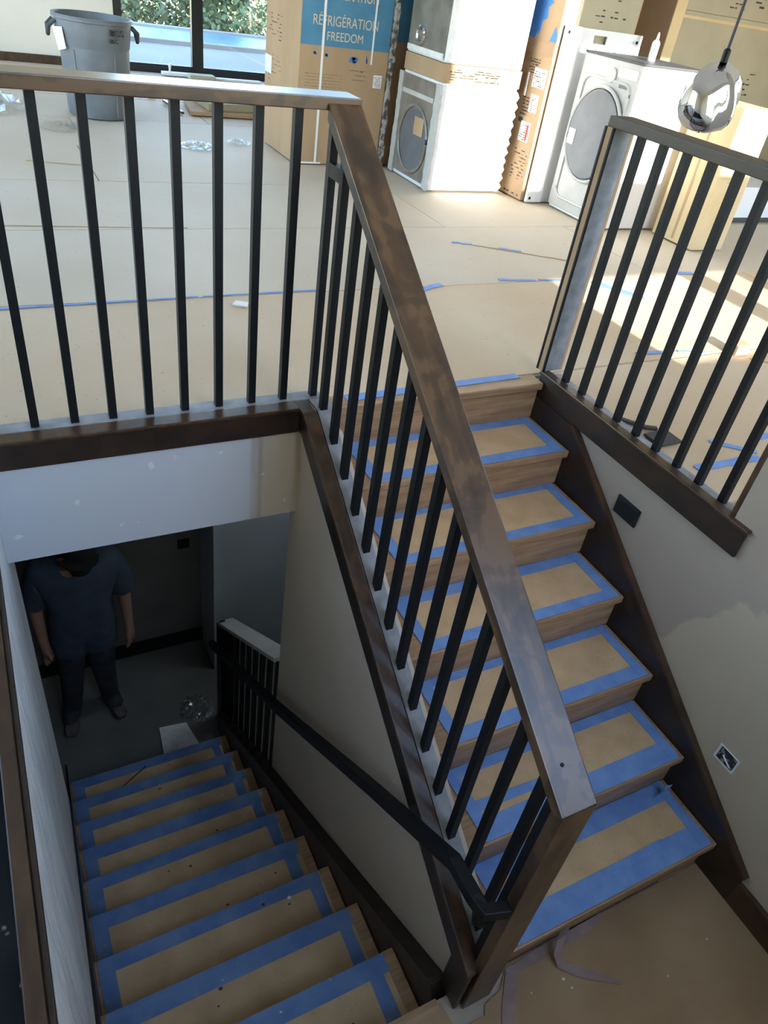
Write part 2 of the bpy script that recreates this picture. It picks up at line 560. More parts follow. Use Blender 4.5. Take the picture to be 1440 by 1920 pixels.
# ------------------------------------------------------------------ key dimensions
H = 1.26           # upper floor above the landing
RS, G = 0.18, 0.264
WX = 1.22          # face of right wall / right end of treads
XB = 0.146         # baluster line of the left railing
YF = 1.614         # baluster line of the level railing
XR = 1.27          # baluster line of the right railing
GL, YL = 0.2554, 0.2508

# ================================================================== SETTING
# upper floor slab (two rectangles round the stair well)
fl = MB()
fl.box(-3.5, 6.5, 1.64, 9.0, 1.0, 1.252)
fl.box(1.30, 6.5, -1.4, 1.64, 1.0, 1.252)
floor = struct(fl.build('floor', 'subfl'), 'upper floor of the house covered in brown floor paper', 'floor')
def paper(x0, x1, y0, y1, z=1.252, t=0.006, mat='floorp', skew=0.0, par=None):
    mb = MB()
    mb.prism([(x0, y0), (x1, y0 + skew), (x1, y1 + skew * .6), (x0, y1)], 'Z', z, z + t + random.uniform(0, .003))
    return mb.build('floor_paper_sheet', mat, par or floor)
rows = [1.645, 2.655, 3.62, 4.555, 5.48, 6.42, 7.35, 8.30, 8.98]
for i in range(len(rows) - 1):
    y0, y1 = rows[i] + .004, rows[i + 1] - .004
    cuts = [-3.45] + {0: [3.7], 1: [2.9], 2: [1.9, 5.0], 3: [-.12, 3.4], 4: [-.05, 2.4, 4.9], 5: [1.1, 4], 6: [-1, 2.2, 5], 7: [.6, 3.8]}[i] + [6.45]
    for a, b in zip(cuts, cuts[1:]):
        if i == 0 and a < 1.0:
            paper(a, b - .004, y0 + .005, y1, mat='floorp')
        else:
            paper(a + .004, b - .004, y0, y1, skew=random.uniform(-.004, .004), mat='floorp' if i < 1 else 'floorp2')
for (a, b, c_, d) in ((1.315, 2.35, -1.35, .62), (1.315, 2.9, .64, 1.635), (2.36, 6.4, -1.35, .62), (2.91, 6.4, .64, 1.635)):
    paper(a, b, c_, d, mat='floorp')

def tape_strip(p0, p1, w, z, par, mat='tape', jag=0.25, n=7, seed=0, name='tape_strip'):
    rnd = random.Random(seed)
    p0, p1 = Vector((p0[0], p0[1], 0)), Vector((p1[0], p1[1], 0))
    d = (p1 - p0)
    nn = Vector((-d.y, d.x, 0)).normalized()
    vs, fs = [], []
    for i in range(n + 1):
        t = i / n
        c = p0 + d * t
        a, b = w / 2 * (1 - jag * rnd.random()), w / 2 * (1 - jag * rnd.random())
        zz = z + rnd.random() * .002
        vs += [c - nn * a + Vector((0, 0, zz)), c + nn * b + Vector((0, 0, zz + .0008)),
               c - nn * a + Vector((0, 0, zz - .002)), c + nn * b + Vector((0, 0, zz - .002))]
    for i in range(n):
        k = i * 4
        fs += [(k, k + 4, k + 5, k + 1), (k, k + 2, k + 6, k + 4), (k + 1, k + 5, k + 7, k + 3)]
    fs += [(0, 1, 3, 2), (n * 4, n * 4 + 2, n * 4 + 3, n * 4 + 1)]
    return MB().add(vs, fs).build(name, mat, par)
ZT = 1.263
for i, (a, b, w) in enumerate([((-.95, 2.62), (.0, 2.655), .018), ((.02, 2.655), (.26, 2.66), .010), ((.28, 2.66), (.62, 2.67), .016),
                               ((1.12, 2.60), (1.32, 2.67), .05), ((1.72, 2.70), (1.95, 2.66), .03), ((1.98, 2.67), (2.14, 2.64), .022),
                               ((2.33, 2.60), (2.50, 2.33), .07), ((3.08, 2.68), (3.24, 2.66), .05), ((1.78, 3.33), (1.90, 3.28), .03),
                               ((2.05, 3.2), (2.18, 3.13), .022), ((1.88, 1.72), (2.12, 1.70), .03), ((2.14, 1.70), (2.3, 1.66), .02),
                               ((1.38, .84), (1.72, .83), .045), ((1.74, .86), (1.60, .98), .035), ((1.85, .95), (2.1, .93), .05), ((1.02, 2.72), (1.08, 2.74), .02)]):
    tape_strip(a, b, w, ZT, floor, seed=i, jag=.45)
for i, (a, b, w) in enumerate([((1.9, 3.27), (2.42, 2.95), .014), ((-.95, 3.70), (.2, 3.63), .008), ((2.5, 1.55), (2.66, 1.42), .02), ((2.6, 1.72), (2.35, 1.60), .012), ((-.5, 5.0), (-.1, 4.9), .02)]):
    tape_strip(a, b, w, ZT - .001, floor, 'card', seed=40 + i, jag=.6, name='paper_tear')

# landing
landing = struct(B(-.985, WX, -1.4, 0.0, -.25, -.006).build('floor_landing', 'subfl'), 'stair landing covered in brown builder paper', 'floor')
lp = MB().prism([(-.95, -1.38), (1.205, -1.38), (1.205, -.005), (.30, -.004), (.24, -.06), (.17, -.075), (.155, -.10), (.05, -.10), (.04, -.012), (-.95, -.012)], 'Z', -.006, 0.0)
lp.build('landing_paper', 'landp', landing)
lnose = B(-.93, .03, -.03, .005, -.03, 0.001).build('nosing', 'oak', landing)
for i, (a, b, w) in enumerate([((.19, -.17), (.30, -.035), .045), ((.29, -.03), (.70, -.015), .035), ((.12, -.26), (.19, -.16), .05)]):
    tape_strip(a, b, w, .003, landing, 'rosin', .3, 8, 70 + i, 'rosin_tape')
# curling flap of pink tape
vs, fs = [], []
path = [(.50, -.012, .075), (.475, -.03, .072), (.45, -.055, .045), (.455, -.085, .012), (.50, -.13, .004), (.565, -.175, .003), (.63, -.215, .003)]
wd = [(.04, .0, .025), (.035, 0, .015), (.03, .0, .0), (.026, .012, 0), (.028, .018, 0), (.025, .018, 0), (.012, .006, 0)]
for p_, w_ in zip(path, wd):
    vs += [p_, tuple(Vector(p_) + Vector(w_))]
fs = [(2 * i, 2 * i + 1, 2 * i + 3, 2 * i + 2) for i in range(len(path) - 1)]
flap = MB().add(vs, fs).build('tape_flap', 'rosin', landing, recalc=False)
md = flap.modifiers.new('thick', 'SOLIDIFY'); md.thickness = .0015
for i in range(26):
    x, y = random.uniform(.3, 1.1), random.uniform(-.9, -.08)
    s_ = random.uniform(.002, .006)
    MB().lathe([(0, .004), (s_, .002), (s_ * .8, 0)], (x, y, 0), 5).build('plaster_crumb', 'label', landing)

# right wall (with stepped top) and its fittings
wr = MB().prism([(-1.4, -.3), (1.66, -.3), (1.66, 1.24), (.53, 1.24), (.53, 5.2), (-.5, 5.2), (-.5, 1.7), (-1.4, 1.7)], 'X', WX, 1.30)
wall_right = struct(wr.build('wall_right', 'wallr'), 'beige stair wall with a lighter filler patch below the railing', 'wall')
# header wall over the lower flight, divider wall, left wall
hd = B(-1.05, .20, 1.545, 1.64, .82, 1.24)
struct(hd.build('wall_header', 'header'), 'primed white header wall over the opening to the lower hall', 'wall')
dv = MB().prism([(0.0, -2.0), (0.0, .245), (1.44, 1.235), (1.6, 1.235), (1.6, -2.0)], 'X', .085, .20)
struct(dv.build('wall_divider', 'wall'), 'beige dividing wall between the two flights of stairs', 'wall')
struct(B(-.985, -.95, -1.4, 1.95, -2.0, 1.222).build('wall_left', 'wallw'), 'rough textured white wall beside the lower flight', 'wall')
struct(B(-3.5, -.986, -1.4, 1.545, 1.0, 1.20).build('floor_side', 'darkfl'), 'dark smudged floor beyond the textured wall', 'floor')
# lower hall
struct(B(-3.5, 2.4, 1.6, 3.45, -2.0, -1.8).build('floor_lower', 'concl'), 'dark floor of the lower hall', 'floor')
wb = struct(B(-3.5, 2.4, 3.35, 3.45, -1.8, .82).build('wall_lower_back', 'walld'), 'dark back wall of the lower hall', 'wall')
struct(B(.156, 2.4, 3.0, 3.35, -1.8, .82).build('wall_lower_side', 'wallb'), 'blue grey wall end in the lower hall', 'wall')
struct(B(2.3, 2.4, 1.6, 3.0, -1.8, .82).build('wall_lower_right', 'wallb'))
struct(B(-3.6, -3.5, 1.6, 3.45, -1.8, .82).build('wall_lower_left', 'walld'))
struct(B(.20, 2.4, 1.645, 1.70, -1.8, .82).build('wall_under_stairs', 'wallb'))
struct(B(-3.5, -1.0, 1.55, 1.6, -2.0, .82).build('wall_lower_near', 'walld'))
struct(B(-3.5, 2.4, 1.64, 3.45, .82, .90).build('ceiling_lower', 'ceil'))
struct(B(-3.5, .156, 3.33, 3.35, -1.8, -1.68).build('baseboard_lower', 'steel'), 'black baseboard along the lower hall back wall', 'baseboard')
plate = B(0.0, .08, 3.335, 3.352, -.84, -.765).build('switch_plate', 'blackc', None, .003)
tag(plate, 'small black switch plate on the dark lower hall wall', 'switch')

# big outer walls with openings
def holed(name, along, a0, a1, z0, z1, fixed0, fixed1, holes, mat, label):
    """wall along X or Y with rectangular holes (a0,a1,z0,z1)"""
    A = sorted(set([a0, a1] + [h[0] for h in holes] + [h[1] for h in holes]))
    Z = sorted(set([z0, z1] + [h[2] for h in holes] + [h[3] for h in holes]))
    mb = MB()
    for i in range(len(A) - 1):
        run = None
        for j in range(len(Z) - 1):
            ca, cz = (A[i] + A[i + 1]) / 2, (Z[j] + Z[j + 1]) / 2
            if any(h[0] < ca < h[1] and h[2] < cz < h[3] for h in holes):
                continue
            if along == 'X':
                mb.box(A[i], A[i + 1], fixed0, fixed1, Z[j], Z[j + 1])
            else:
                mb.box(fixed0, fixed1, A[i], A[i + 1], Z[j], Z[j + 1])
    return struct(mb.build(name, mat, recalc=False), label, 'wall')

NH = (.80, 4.9, 1.26, 4.8)
holed('wall_north', 'X', -3.6, 6.6, 1.0, 5.2, 9.0, 9.12, [NH], 'drywall', 'far beige wall holding the large black framed window')
SHL = [(1.95, 3.04, 2.33, 2.80), (3.20, 3.54, 2.33, 2.80), (3.82, 5.6, 2.33, 2.80)]
SHU = [(2.12, 2.97, 3.38, 5.05), (3.0, 4.08, 3.38, 4.42)]
LHO = [(-.30, 1.18, 2.3, 4.8), (1.32, 1.80, 1.9, 4.8)]
holed('wall_south', 'X', -3.6, 6.6, -.3, 5.2, -1.52, -1.4, SHL + SHU + LHO, 'drywall', 'near wall with the kitchen and landing windows')
WHO = (1.8, 8.3, 1.4, 4.9)
holed('wall_west', 'Y', -1.4, 9.0, 1.0, 5.2, -3.62, -3.5, [WHO], 'drywall', 'side wall with a wide window')
EHO = (-.9, 1.7, 1.4, 4.9)
holed('wall_east', 'Y', -1.4, 9.0, 1.0, 5.2, 6.5, 6.6, [EHO], 'drywall', 'drywall beyond the stacked cartons')
struct(B(-3.62, 6.6, -1.52, 9.12, 5.2, 5.3).build('ceiling', 'ceil'), 'flat white ceiling', 'ceiling')

def window(name, along, a0, a1, z0, z1, f, fw, mull, label, depth=.07, bottom=None, in_=None):
    o = bpy.data.objects.new(name, None)
    C.objects.link(o)
    mid = (a0 + a1) / 2
    loc = (mid, f, z0) if along == 'X' else (f, mid, z0)
    o.location = loc
    ORG[o] = Vector(loc)
    struct(o, label, 'window')
    d0, d1 = f - depth / 2, f + depth / 2
    bx = (lambda p, q, r, s, n='frame': (B(p, q, d0, d1, r, s) if along == 'X' else B(d0, d1, p, q, r, s)).build('window_frame', 'frame', o))
    bh = bottom or fw
    bx(a0, a1, z0, z0 + bh)
    bx(a0, a1, z1 - fw, z1)
    bx(a0, a0 + fw, z0 + bh, z1 - fw)
    bx(a1 - fw, a1, z0 + bh, z1 - fw)
    for (p, q) in mull:
        bx(p, q, z0 + bh, z1 - fw)
    ed = [a0 + fw] + [v for mm in mull for v in mm] + [a1 - fw]
    for k in range(0, len(ed), 2):
        (B(ed[k], ed[k + 1], f - .003, f + .003, z0 + bh, z1 - fw) if along == 'X' else B(f - .003, f + .003, ed[k], ed[k + 1], z0 + bh, z1 - fw)).build('pane', 'glass', o)
    return o
window('window_1', 'X', NH[0], NH[1], NH[2], NH[3], 9.03, .085, [(1.63, 1.755), (3.1, 3.2)], 'tall black framed window looking out to trees and pool', bottom=.085)
for i, h in enumerate(SHL + SHU + LHO):
    window('window_%d' % (i + 2), 'X', h[0], h[1], h[2], h[3], -1.46, .03, [], 'kitchen window in the near wall' if i < 5 else 'landing window')
window('window_11', 'Y', WHO[0], WHO[1], WHO[2], WHO[3], -3.56, .05, [(3.9, 4.0), (6.1, 6.2)], 'wide window in the side wall')
window('window_12', 'Y', EHO[0], EHO[1], EHO[2], EHO[3], 6.55, .05, [(.35, .45)], 'wide window in the wall beyond the cartons')
# beige jamb strip left of window and base strip
struct(B(-3.5, .79, 8.975, 9.0, 1.258, 1.34).build('baseboard_north', 'trim_b'), 'brown baseboard under the far beige wall', 'baseboard')

# trims (stained boards round the stair well)
def sline(y, c=0.27):
    return c + 0.682 * y
YT = (1.29 - .27) / .682
fa = MB().prism([(-.045, 0), (-.045, sline(-.045)), (YT, 1.29), (1.548, 1.29), (1.548, 1.20), (1.51, 1.20), (.045, sline(.045, .17)), (.045, 0)], 'X', .068, .084)
struct(fa.build('trim_1', 'trim_d', None, .002), 'dark stained sloping fascia board on the dividing wall', 'trim')
cp = MB().prism([(-.045, sline(-.045, .285)), (YT - .004, 1.302), (1.585, 1.302), (1.585, 1.285), (YT, 1.285), (-.045, sline(-.045, .268))], 'X', .062, .116)
struct(cp.build('trim_2', 'trim_b', None, .004), 'brown stained cap along the stair curb', 'trim')
struct(B(-1.05, .066, 1.530, 1.545, 1.20, 1.288).build('trim_3', 'trim_d', None, .002), 'dark stained fascia board over the white header', 'trim')
struct(B(-1.05, .062, 1.524, 1.583, 1.288, 1.302).build('trim_4', 'trim_b', None, .004), 'brown stained cap over the white header', 'trim')
# right fascia
struct(B(1.204, 1.219, .462, 1.60, 1.185, 1.285).build('trim_5', 'trim_d', None, .002), 'dark fascia board under the right railing', 'trim')
struct(B(1.198, 1.242, .455, 1.605, 1.285, 1.300).build('trim_6', 'trim_b', None, .004), 'brown cap under the right railing', 'trim')
struct(B(1.242, 1.32, .535, 1.60, 1.24, 1.272).build('trim_7', 'bar'), 'grey curb strip under the right railing', 'trim')
# right stringer skirt of the upper flight, turning into a baseboard on the landing
sk = MB().prism([(-.155, 0.0), (-.155, .16), (1.33, 1.183), (1.60, 1.186), (1.60, 1.0), (.2, 0.0)], 'X', 1.200, 1.219)
struct(sk.build('trim_8', 'trim_d', None, .002), 'dark stringer board rising along the right wall', 'trim')
ed = MB().prism([(-.158, .158), (1.33, 1.183), (1.325, 1.195), (-.163, .172)], 'X', 1.192, 1.2195)
struct(ed.build('trim_9', 'trim_b'), 'thin brown edge strip on the right stringer', 'trim')
struct(B(1.200, 1.219, -1.4, -.155, 0.0, .125).build('baseboard_right', 'trim_b', None, .003), 'brown baseboard along the right landing wall', 'baseboard')
# left wall cap
struct(B(-.988, -.957, -1.4, 1.52, 1.222, 1.24).build('trim_10', 'trim_b', None, .003), 'brown cap board along the textured white wall', 'trim')
struct(B(-.957, -.945, -1.4, 1.52, 1.205, 1.228).build('trim_11', 'trim_d', None, .003), 'narrow dark bead under the textured wall cap', 'trim')

# ================================================================== UPPER STAIRS
st = thing('staircase', 'short upper flight of oak stairs covered in brown paper and blue tape', 'stairs', (.7, 0, 0))
car = MB()
pl = [(0.012, -.02)]
for k in range(1, 7):
    pl += [((k - 1) * G + .012, k * RS - .034), (k * G + .012, k * RS - .034)]
pl += [(6 * G + .012, 1.20), (1.635, 1.20), (1.635, .80), (.55, -.02)]
car.prism(pl, 'X', .205, 1.199)
car.build('carriage', 'subfl', st)
fw_ = {1: .085, 2: .078, 3: .055, 4: .046, 5: .05, 6: .05}
bw_ = {1: .075, 2: .042, 3: .036, 4: .05, 5: .035, 6: .045}
for k in range(1, 7):
    y0, y1, z = (k - 1) * G - .025, k * G, k * RS
    B(.203, 1.198, (k - 1) * G, (k - 1) * G + .012, (k - 1) * RS + .001, z - .032).build('riser', 'oak', st)
    t = B(.203, WX - .022, y0, y1, z - .032, z).build('tread', 'oak', st, .005)
    B(.30, 1.165, y0 + .012, y1 - .004, z, z + .0018).build('paper_sheet', 'kraft', t)
    def tp(pts, zz, th=.0011):
        MB().prism(pts, 'Z', z + zz, z + zz + th).build('tape_strip', 'tape', t)
    j = lambda s=.004: random.uniform(-s, s)
    fw, bw = fw_[k], bw_[k]
    tp([(.29 + j(), y0 + .010 + j(.002)), (1.178 + j(), y0 + .010 + j(.002)), (1.178 + j(), y0 + .010 + fw + j()), (.29 + j(), y0 + .010 + fw + j())], .002)
    tp([(.29 + j(), y1 - bw + j()), (1.178 + j(), y1 - bw + j()), (1.178 + j(), y1 - .002), (.29 + j(), y1 - .002)], .002)
    tp([(1.132 + j(), y0 + .02), (1.176 + j(), y0 + .02), (1.178 + j(), y1 - .002), (1.134 + j(), y1 - .002)], .0034)
    tp([(.285 + j(), y0 + .02), (.33 + j(), y0 + .02), (.33 + j(), y1 - .004), (.285 + j(), y1 - .004)], .0034)
    if k == 1:
        MB().prism([(.29, .02), (1.0, .045), (1.0, .075), (.29, .06)], 'Z', z + .0048, z + .0056).build('tape_strip', 'tape', t)
        fl_ = MB().add([(1.10, y1 - .05, z + .004), (1.14, y1 - .045, z + .006), (1.15, y1 - .06, z + .05), (1.12, y1 - .06, z + .055), (1.125, y1 - .055, z + .075), (1.148, y1 - .062, z + .08)],
                       [(0, 1, 2, 3), (3, 2, 5, 4)]).build('tape_flap', 'tape', t, recalc=False)
        fl_.modifiers.new('t', 'SOLIDIFY').thickness = .001
    if k == 2:
        MB().prism([(.29, y0 + .11), (.70, y0 + .105), (.70, y0 + .135), (.29, y0 + .15)], 'Z', z + .0048, z + .0056).build('tape_strip', 'tape', t)
# top nosing on the upper floor
B(.203, 1.198, 6 * G, 6 * G + .012, 6 * RS + .001, H - .032).build('riser', 'oak', st)
tn = B(.203, WX - .022, 6 * G - .025, 1.642, H - .032, H).build('nosing', 'oak', st, .005)
MB().prism([(.29, 1.600), (1.12, 1.625), (1.115, 1.665), (.29, 1.645)], 'Z', H + .001, H + .0025).build('tape_strip', 'tape', tn)

# ================================================================== LOWER STAIRS
ls = thing('staircase', 'dark lower flight of taped stairs going down to the hall', 'stairs', (-.45, 0, -1.8))
car = MB()
pl = [(-.2, -.26)]
for d in range(0, 9):
    yn = YL + d * GL
    pl += [(yn - GL - .03, -(d + 1) * RS - .034), (yn - .03, -(d + 1) * RS - .034)]
pl += [(YL + 8 * GL - .03, -1.795), (.2, -1.795)]
pl[0] = (-.03, -.26)
pl[1] = (-.03, -RS - .034)
car.prism(pl, 'X', -.93, .025)
car.build('carriage', 'subfl', ls)
rnd = random.Random(5)
for d in range(0, 9):
    yn = YL + d * GL
    z = -(d + 1) * RS
    y0 = yn - GL - .024
    B(-.935, .028, yn - .036, yn - .024, z - RS + .002, z - .032).build('riser', 'oak', ls)
    t = B(-.94, .028, y0, yn, z - .032, z).build('tread', 'oak', ls, .005)
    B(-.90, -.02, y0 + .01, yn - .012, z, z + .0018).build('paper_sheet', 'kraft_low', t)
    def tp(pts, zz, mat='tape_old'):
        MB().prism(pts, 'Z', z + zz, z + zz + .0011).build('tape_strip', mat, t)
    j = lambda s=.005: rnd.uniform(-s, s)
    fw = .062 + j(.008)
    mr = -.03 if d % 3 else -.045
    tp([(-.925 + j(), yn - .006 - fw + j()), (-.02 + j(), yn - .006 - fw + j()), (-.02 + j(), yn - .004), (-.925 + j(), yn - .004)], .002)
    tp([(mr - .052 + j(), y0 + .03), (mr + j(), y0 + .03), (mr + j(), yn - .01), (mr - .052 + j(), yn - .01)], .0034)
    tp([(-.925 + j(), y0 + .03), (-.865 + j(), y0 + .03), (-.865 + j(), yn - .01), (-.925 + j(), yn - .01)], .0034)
    for q in range(3):
        x, y = rnd.uniform(-.75, -.15), yn - rnd.uniform(.03, .2)
        s_ = rnd.uniform(.004, .010)
        MB().lathe([(0, .003), (s_, .001), (s_ * .9, 0)], (x, y, z + .0032), 5, 1, rnd.uniform(.4, 1)).build('crumb', 'label' if q == 0 else 'printk', t)
# dark crack on the lowest paper
tape_strip((-.74, 2.10), (-.50, 2.24), .010, -1.613, ls, 'printk', .7, 8, 3, 'paper_tear')
sp = MB().prism([(.0, -.06), (.04, .02), (.0 + .06, .02), (1.60, -1.02), (2.50, -1.655), (2.50, -1.80), (2.26, -1.80), (0.0, -.25)], 'X', .030, .084)
struct(sp.build('trim_13', 'trim_d', None, .003), 'dark skirt board along the right of the lower flight', 'trim')
sp2 = MB().prism([(-.0, .06), (.12, .02), (2.40, -1.58), (2.40, -1.80), (2.2, -1.80), (0, -.25)], 'X', -.9505, -.9385)
s14 = struct(sp2.build('trim_14', 'trim_d'), 'dark skirt board along the textured wall', 'trim')
MB().prism([(.9, -.52), (2.40, -1.575), (2.40, -1.68), (.9, -.625)], 'X', -.9385, -.9375).build('tape_strip', 'tape_old', s14)

# ================================================================== RAILINGS
BH = .962
# sloped stair railing
rl = thing('stair_railing', 'railing with wide brown rail and black balusters sloping up beside the paper covered stairs', 'railing', (XB, -.04, 0))
RT = lambda y: 1.1736 + .702 * y
y_lo, y_hi = -.058, 1.556
MB().prism([(y_lo, RT(y_lo)), (y_hi, RT(y_hi)), (y_hi, RT(y_hi) - .044), (y_lo + .035, RT(y_lo + .035) - .044), (y_lo, RT(y_lo) - .0)], 'X', .095, .200).build('top_rail', 'rail_s', rl, .003)
MB().prism([(y_lo, 0), (y_lo, RT(y_lo) - .001), (y_lo + .0355, RT(y_lo + .035) - .044), (y_lo + .0355, 0)], 'X', .095, .200).build('newel_board', 'rail_z', rl, .003)
B(.10, .115, y_lo + .036, y_lo + .062, .18, RT(y_lo + .04) - .04).build('newel_liner', 'steel', rl)
MB().prism([(-.02, sline(-.02)), (YT, 1.30), (1.584, 1.30), (1.584, 1.288), (YT, 1.288), (-.02, sline(-.02, .25))], 'X', .121, .176).build('bottom_bar', 'bar', rl)
first = None
for n_ in range(-3, 11):
    y = 1.1741 - .1118 * n_
    zb = min(sline(y), 1.30) - .004
    if first is None:
        first = B(XB - .0125, XB + .0125, y - .0125, y + .0125, zb - .006, zb + .888).build('baluster', 'steel', rl)
        f0 = (y, zb)
        B(XB - .012, XB + .012, y + .01, y + .10, 2.06, 2.10).build('cross_plate', 'steel', rl)
    else:
        dup(first, rl, (0, y - f0[0], zb - f0[1]))
hole = MB().lathe([(.005, 0), (.005, .002)], (.140, .03, RT(.03)), 10).build('screw_hole', 'blackc', rl)
hole.rotation_euler = (SL, 0, 0)
# level railing
lr = rl
B(-1.6, .200, 1.556, 1.664, 2.246, 2.281).build('top_rail', 'rail_x', lr, .003)
B(-1.6, .176, YF - .028, YF + .03, 1.288, 1.30).build('bottom_bar', 'bar', lr)
bl = B(XB - .0125, XB + .0125, YF - .0125, YF + .0125, 1.298, 2.248).build('baluster', 'steel', lr)
for jn in range(1, 15):
    dup(bl, lr, (-jn * .1173, 0, 0))
# curb below the level railing bar
struct(B(-3.5, .203, 1.583, 1.645, 1.24, 1.288).build('trim_15', 'bar'), 'grey curb strip under the level railing', 'trim')
struct(MB().prism([(YT - .01, 1.20), (YT - .01, 1.286), (1.645, 1.286), (1.645, 1.20)], 'X', .121, .202).build('trim_16', 'bar'), 'grey corner curb at the head of the stairs', 'trim')
# right railing
rr = thing('level_railing', 'level railing above the beige stair wall ending in a wooden post', 'railing', (XR, 1.1, H))
B(1.198, 1.305, .530, 1.622, 2.246, 2.281).build('top_rail', 'rail_y', rr, .003)
B(1.205, 1.292, 1.590, 1.622, 1.300, 2.2465).build('end_post', 'bar', rr, .002)
B(1.198, 1.205, 1.592, 1.620, 1.300, 2.2465).build('post_edge', 'cardd', rr)
B(1.292, 1.305, 1.590, 1.622, 1.300, 2.2465).build('post_edge', 'card', rr)
B(1.196, 1.206, 1.584, 1.5915, 1.3005, 2.246).build('post_liner', 'steel', rr)
B(1.194, 1.204, 1.6205, 1.630, 1.3005, 2.246).build('post_liner', 'steel', rr)
B(1.243, 1.297, .535, 1.586, 1.272, 1.284).build('bottom_bar', 'bar', rr)
b0 = B(XR - .0125, XR + .0125, 1.5131 - .0125, 1.5131 + .0125, 1.282, 2.248).build('baluster', 'steel', rr)
for i in range(1, 9):
    dup(b0, rr, (0, -i * .1108, 0))
B(1.235, 1.305, .533, .560, 1.283, 2.2465).build('wall_post', 'rail_z', rr, .003)

# lower railing at the foot of the lower flight
lw = thing('stair_railing', 'black sloping railing with top board coloured as reflected light at the foot of the lower stairs', 'railing', (.11, 2.1, -1.8))
RZ = lambda y: -.116 - .735 * (y - 1.6)
MB().prism([(1.605, RZ(1.605)), (2.60, RZ(2.60)), (2.60, RZ(2.60) - .03), (1.605, RZ(1.605) - .03)], 'X', .06, .165).build('top_rail', 'gface', lw, .003)  # pale colour stands in for light reflected off the board
MB().prism([(1.605, RZ(1.605) - 1.0), (2.56, RZ(2.56) - 1.0), (2.56, RZ(2.56) - 1.03), (1.605, RZ(1.605) - 1.03)], 'X', .088, .14).build('bottom_bar', 'steel', lw)
b1 = B(.101, .126, 1.66, 1.685, RZ(1.67) - 1.01, RZ(1.67) - .015).build('baluster', 'steel', lw)
for i in range(1, 8):
    dup(b1, lw, (0, .112 * i, -.735 * .112 * i))
B(.06, .165, 2.56, 2.60, -1.80, RZ(2.58) - .02).build('newel_board', 'steel', lw)
B(.062, .10, 2.50, 2.56, -1.80, RZ(2.5) - .03).build('newel_liner', 'steel', lw)

# wall-mounted black handrail over the lower flight
hr = thing('wall_handrail', 'black steel handrail running down the dividing wall to the lower hall', 'handrail', (.02, 1.2, -.1))
MB().bar([(.02, 2.58, -1.02), (.02, 1.43, -.262), (.02, .555, .372), (.02, .12, .672), (.022, .02, .668), (.03, -.022, .66), (.095, -.04, .66)], .036, .045).build('rail', 'steel', hr, .004)
for y in (2.0, 1.25, .45):
    z = .372 - .722 * (y - .555)
    MB().tube([(.02, y, z - .02), (.03, y, z - .055), (.084, y, z - .065)], .009, 8).build('bracket', 'steel', hr, 0, True)
MB().tube([(.022, .0, .66), (.022, -.015, .60), (.05, -.02, .57)], .012, 8).build('bracket', 'steel', hr, 0, True)

# ================================================================== WALL FITTINGS
sl_ = thing('step_light', 'black rectangular step light recessed in the right stair wall', 'wall light', (WX, .93, .995))
B(WX - .010, WX, .868, .990, .993, 1.072).build('frame', 'blackc', sl_, .003)
MB().prism([(.875, 1.058), (.983, 1.058), (.983, 1.068), (.875, 1.068)], 'X', WX - .018, WX - .009).build('hood', 'blackc', sl_)
eb = thing('electrical_box', 'open electrical box with white rim low on the stair wall', 'electrical box', (WX, .127, .466))
B(WX - .003, WX + .0005, .083, .170, .463, .536).build('rim', 'label', eb)
B(WX - .0045, WX - .003, .089, .160, .474, .533).build('opening', 'boxin', eb)
MB().tube([(WX - .004, .10, .48), (WX - .012, .12, .50), (WX - .006, .14, .505)], .003, 6).build('wire', 'label', eb)

# ================================================================== PENDANT LAMP
pn = thing('pendant_lamp', 'mirrored glass pendant lamp hanging on a thin dark cord', 'lamp', (.645, .729, 2.40))
prof = [(.004, .130), (.016, .127), (.034, .116), (.049, .098), (.059, .076), (.064, .054), (.064, .034), (.059, .018), (.048, .006), (.030, .0), (.012, -.002), (.0005, -.002)]
lm = MB()
n = 40
vs, fs = [], []
for (r_, z) in prof:
    for k in range(n):
        a = 2 * PI * k / n
        w_ = 1 + .10 * math.sin(a * 2 + z * 18) * min(1, r_ / .05) + .05 * math.sin(a * 5 + z * 40)
        vs.append((.645 + r_ * w_ * math.cos(a), .729 + r_ * w_ * math.sin(a), 2.40 + z + .006 * math.sin(a + 1)))
for i in range(len(prof) - 1):
    for k in range(n):
        fs.append((i * n + k, i * n + (k + 1) % n, (i + 1) * n + (k + 1) % n, (i + 1) * n + k))
lm.add(vs, fs)
shade = lm.build('shade', 'chrome', pn, 0, True)
MB().lathe([(.008, 0), (.008, .022), (.004, .026)], (.645, .729, 2.528), 12).build('cap', 'steel', pn, 0, True)
MB().tube([(.645, .729, 2.55), (.645, .729, 5.2)], .0032, 6).build('cord', 'cord', pn)

# ================================================================== APPLIANCES AND CARTONS
rnd = random.Random(3)
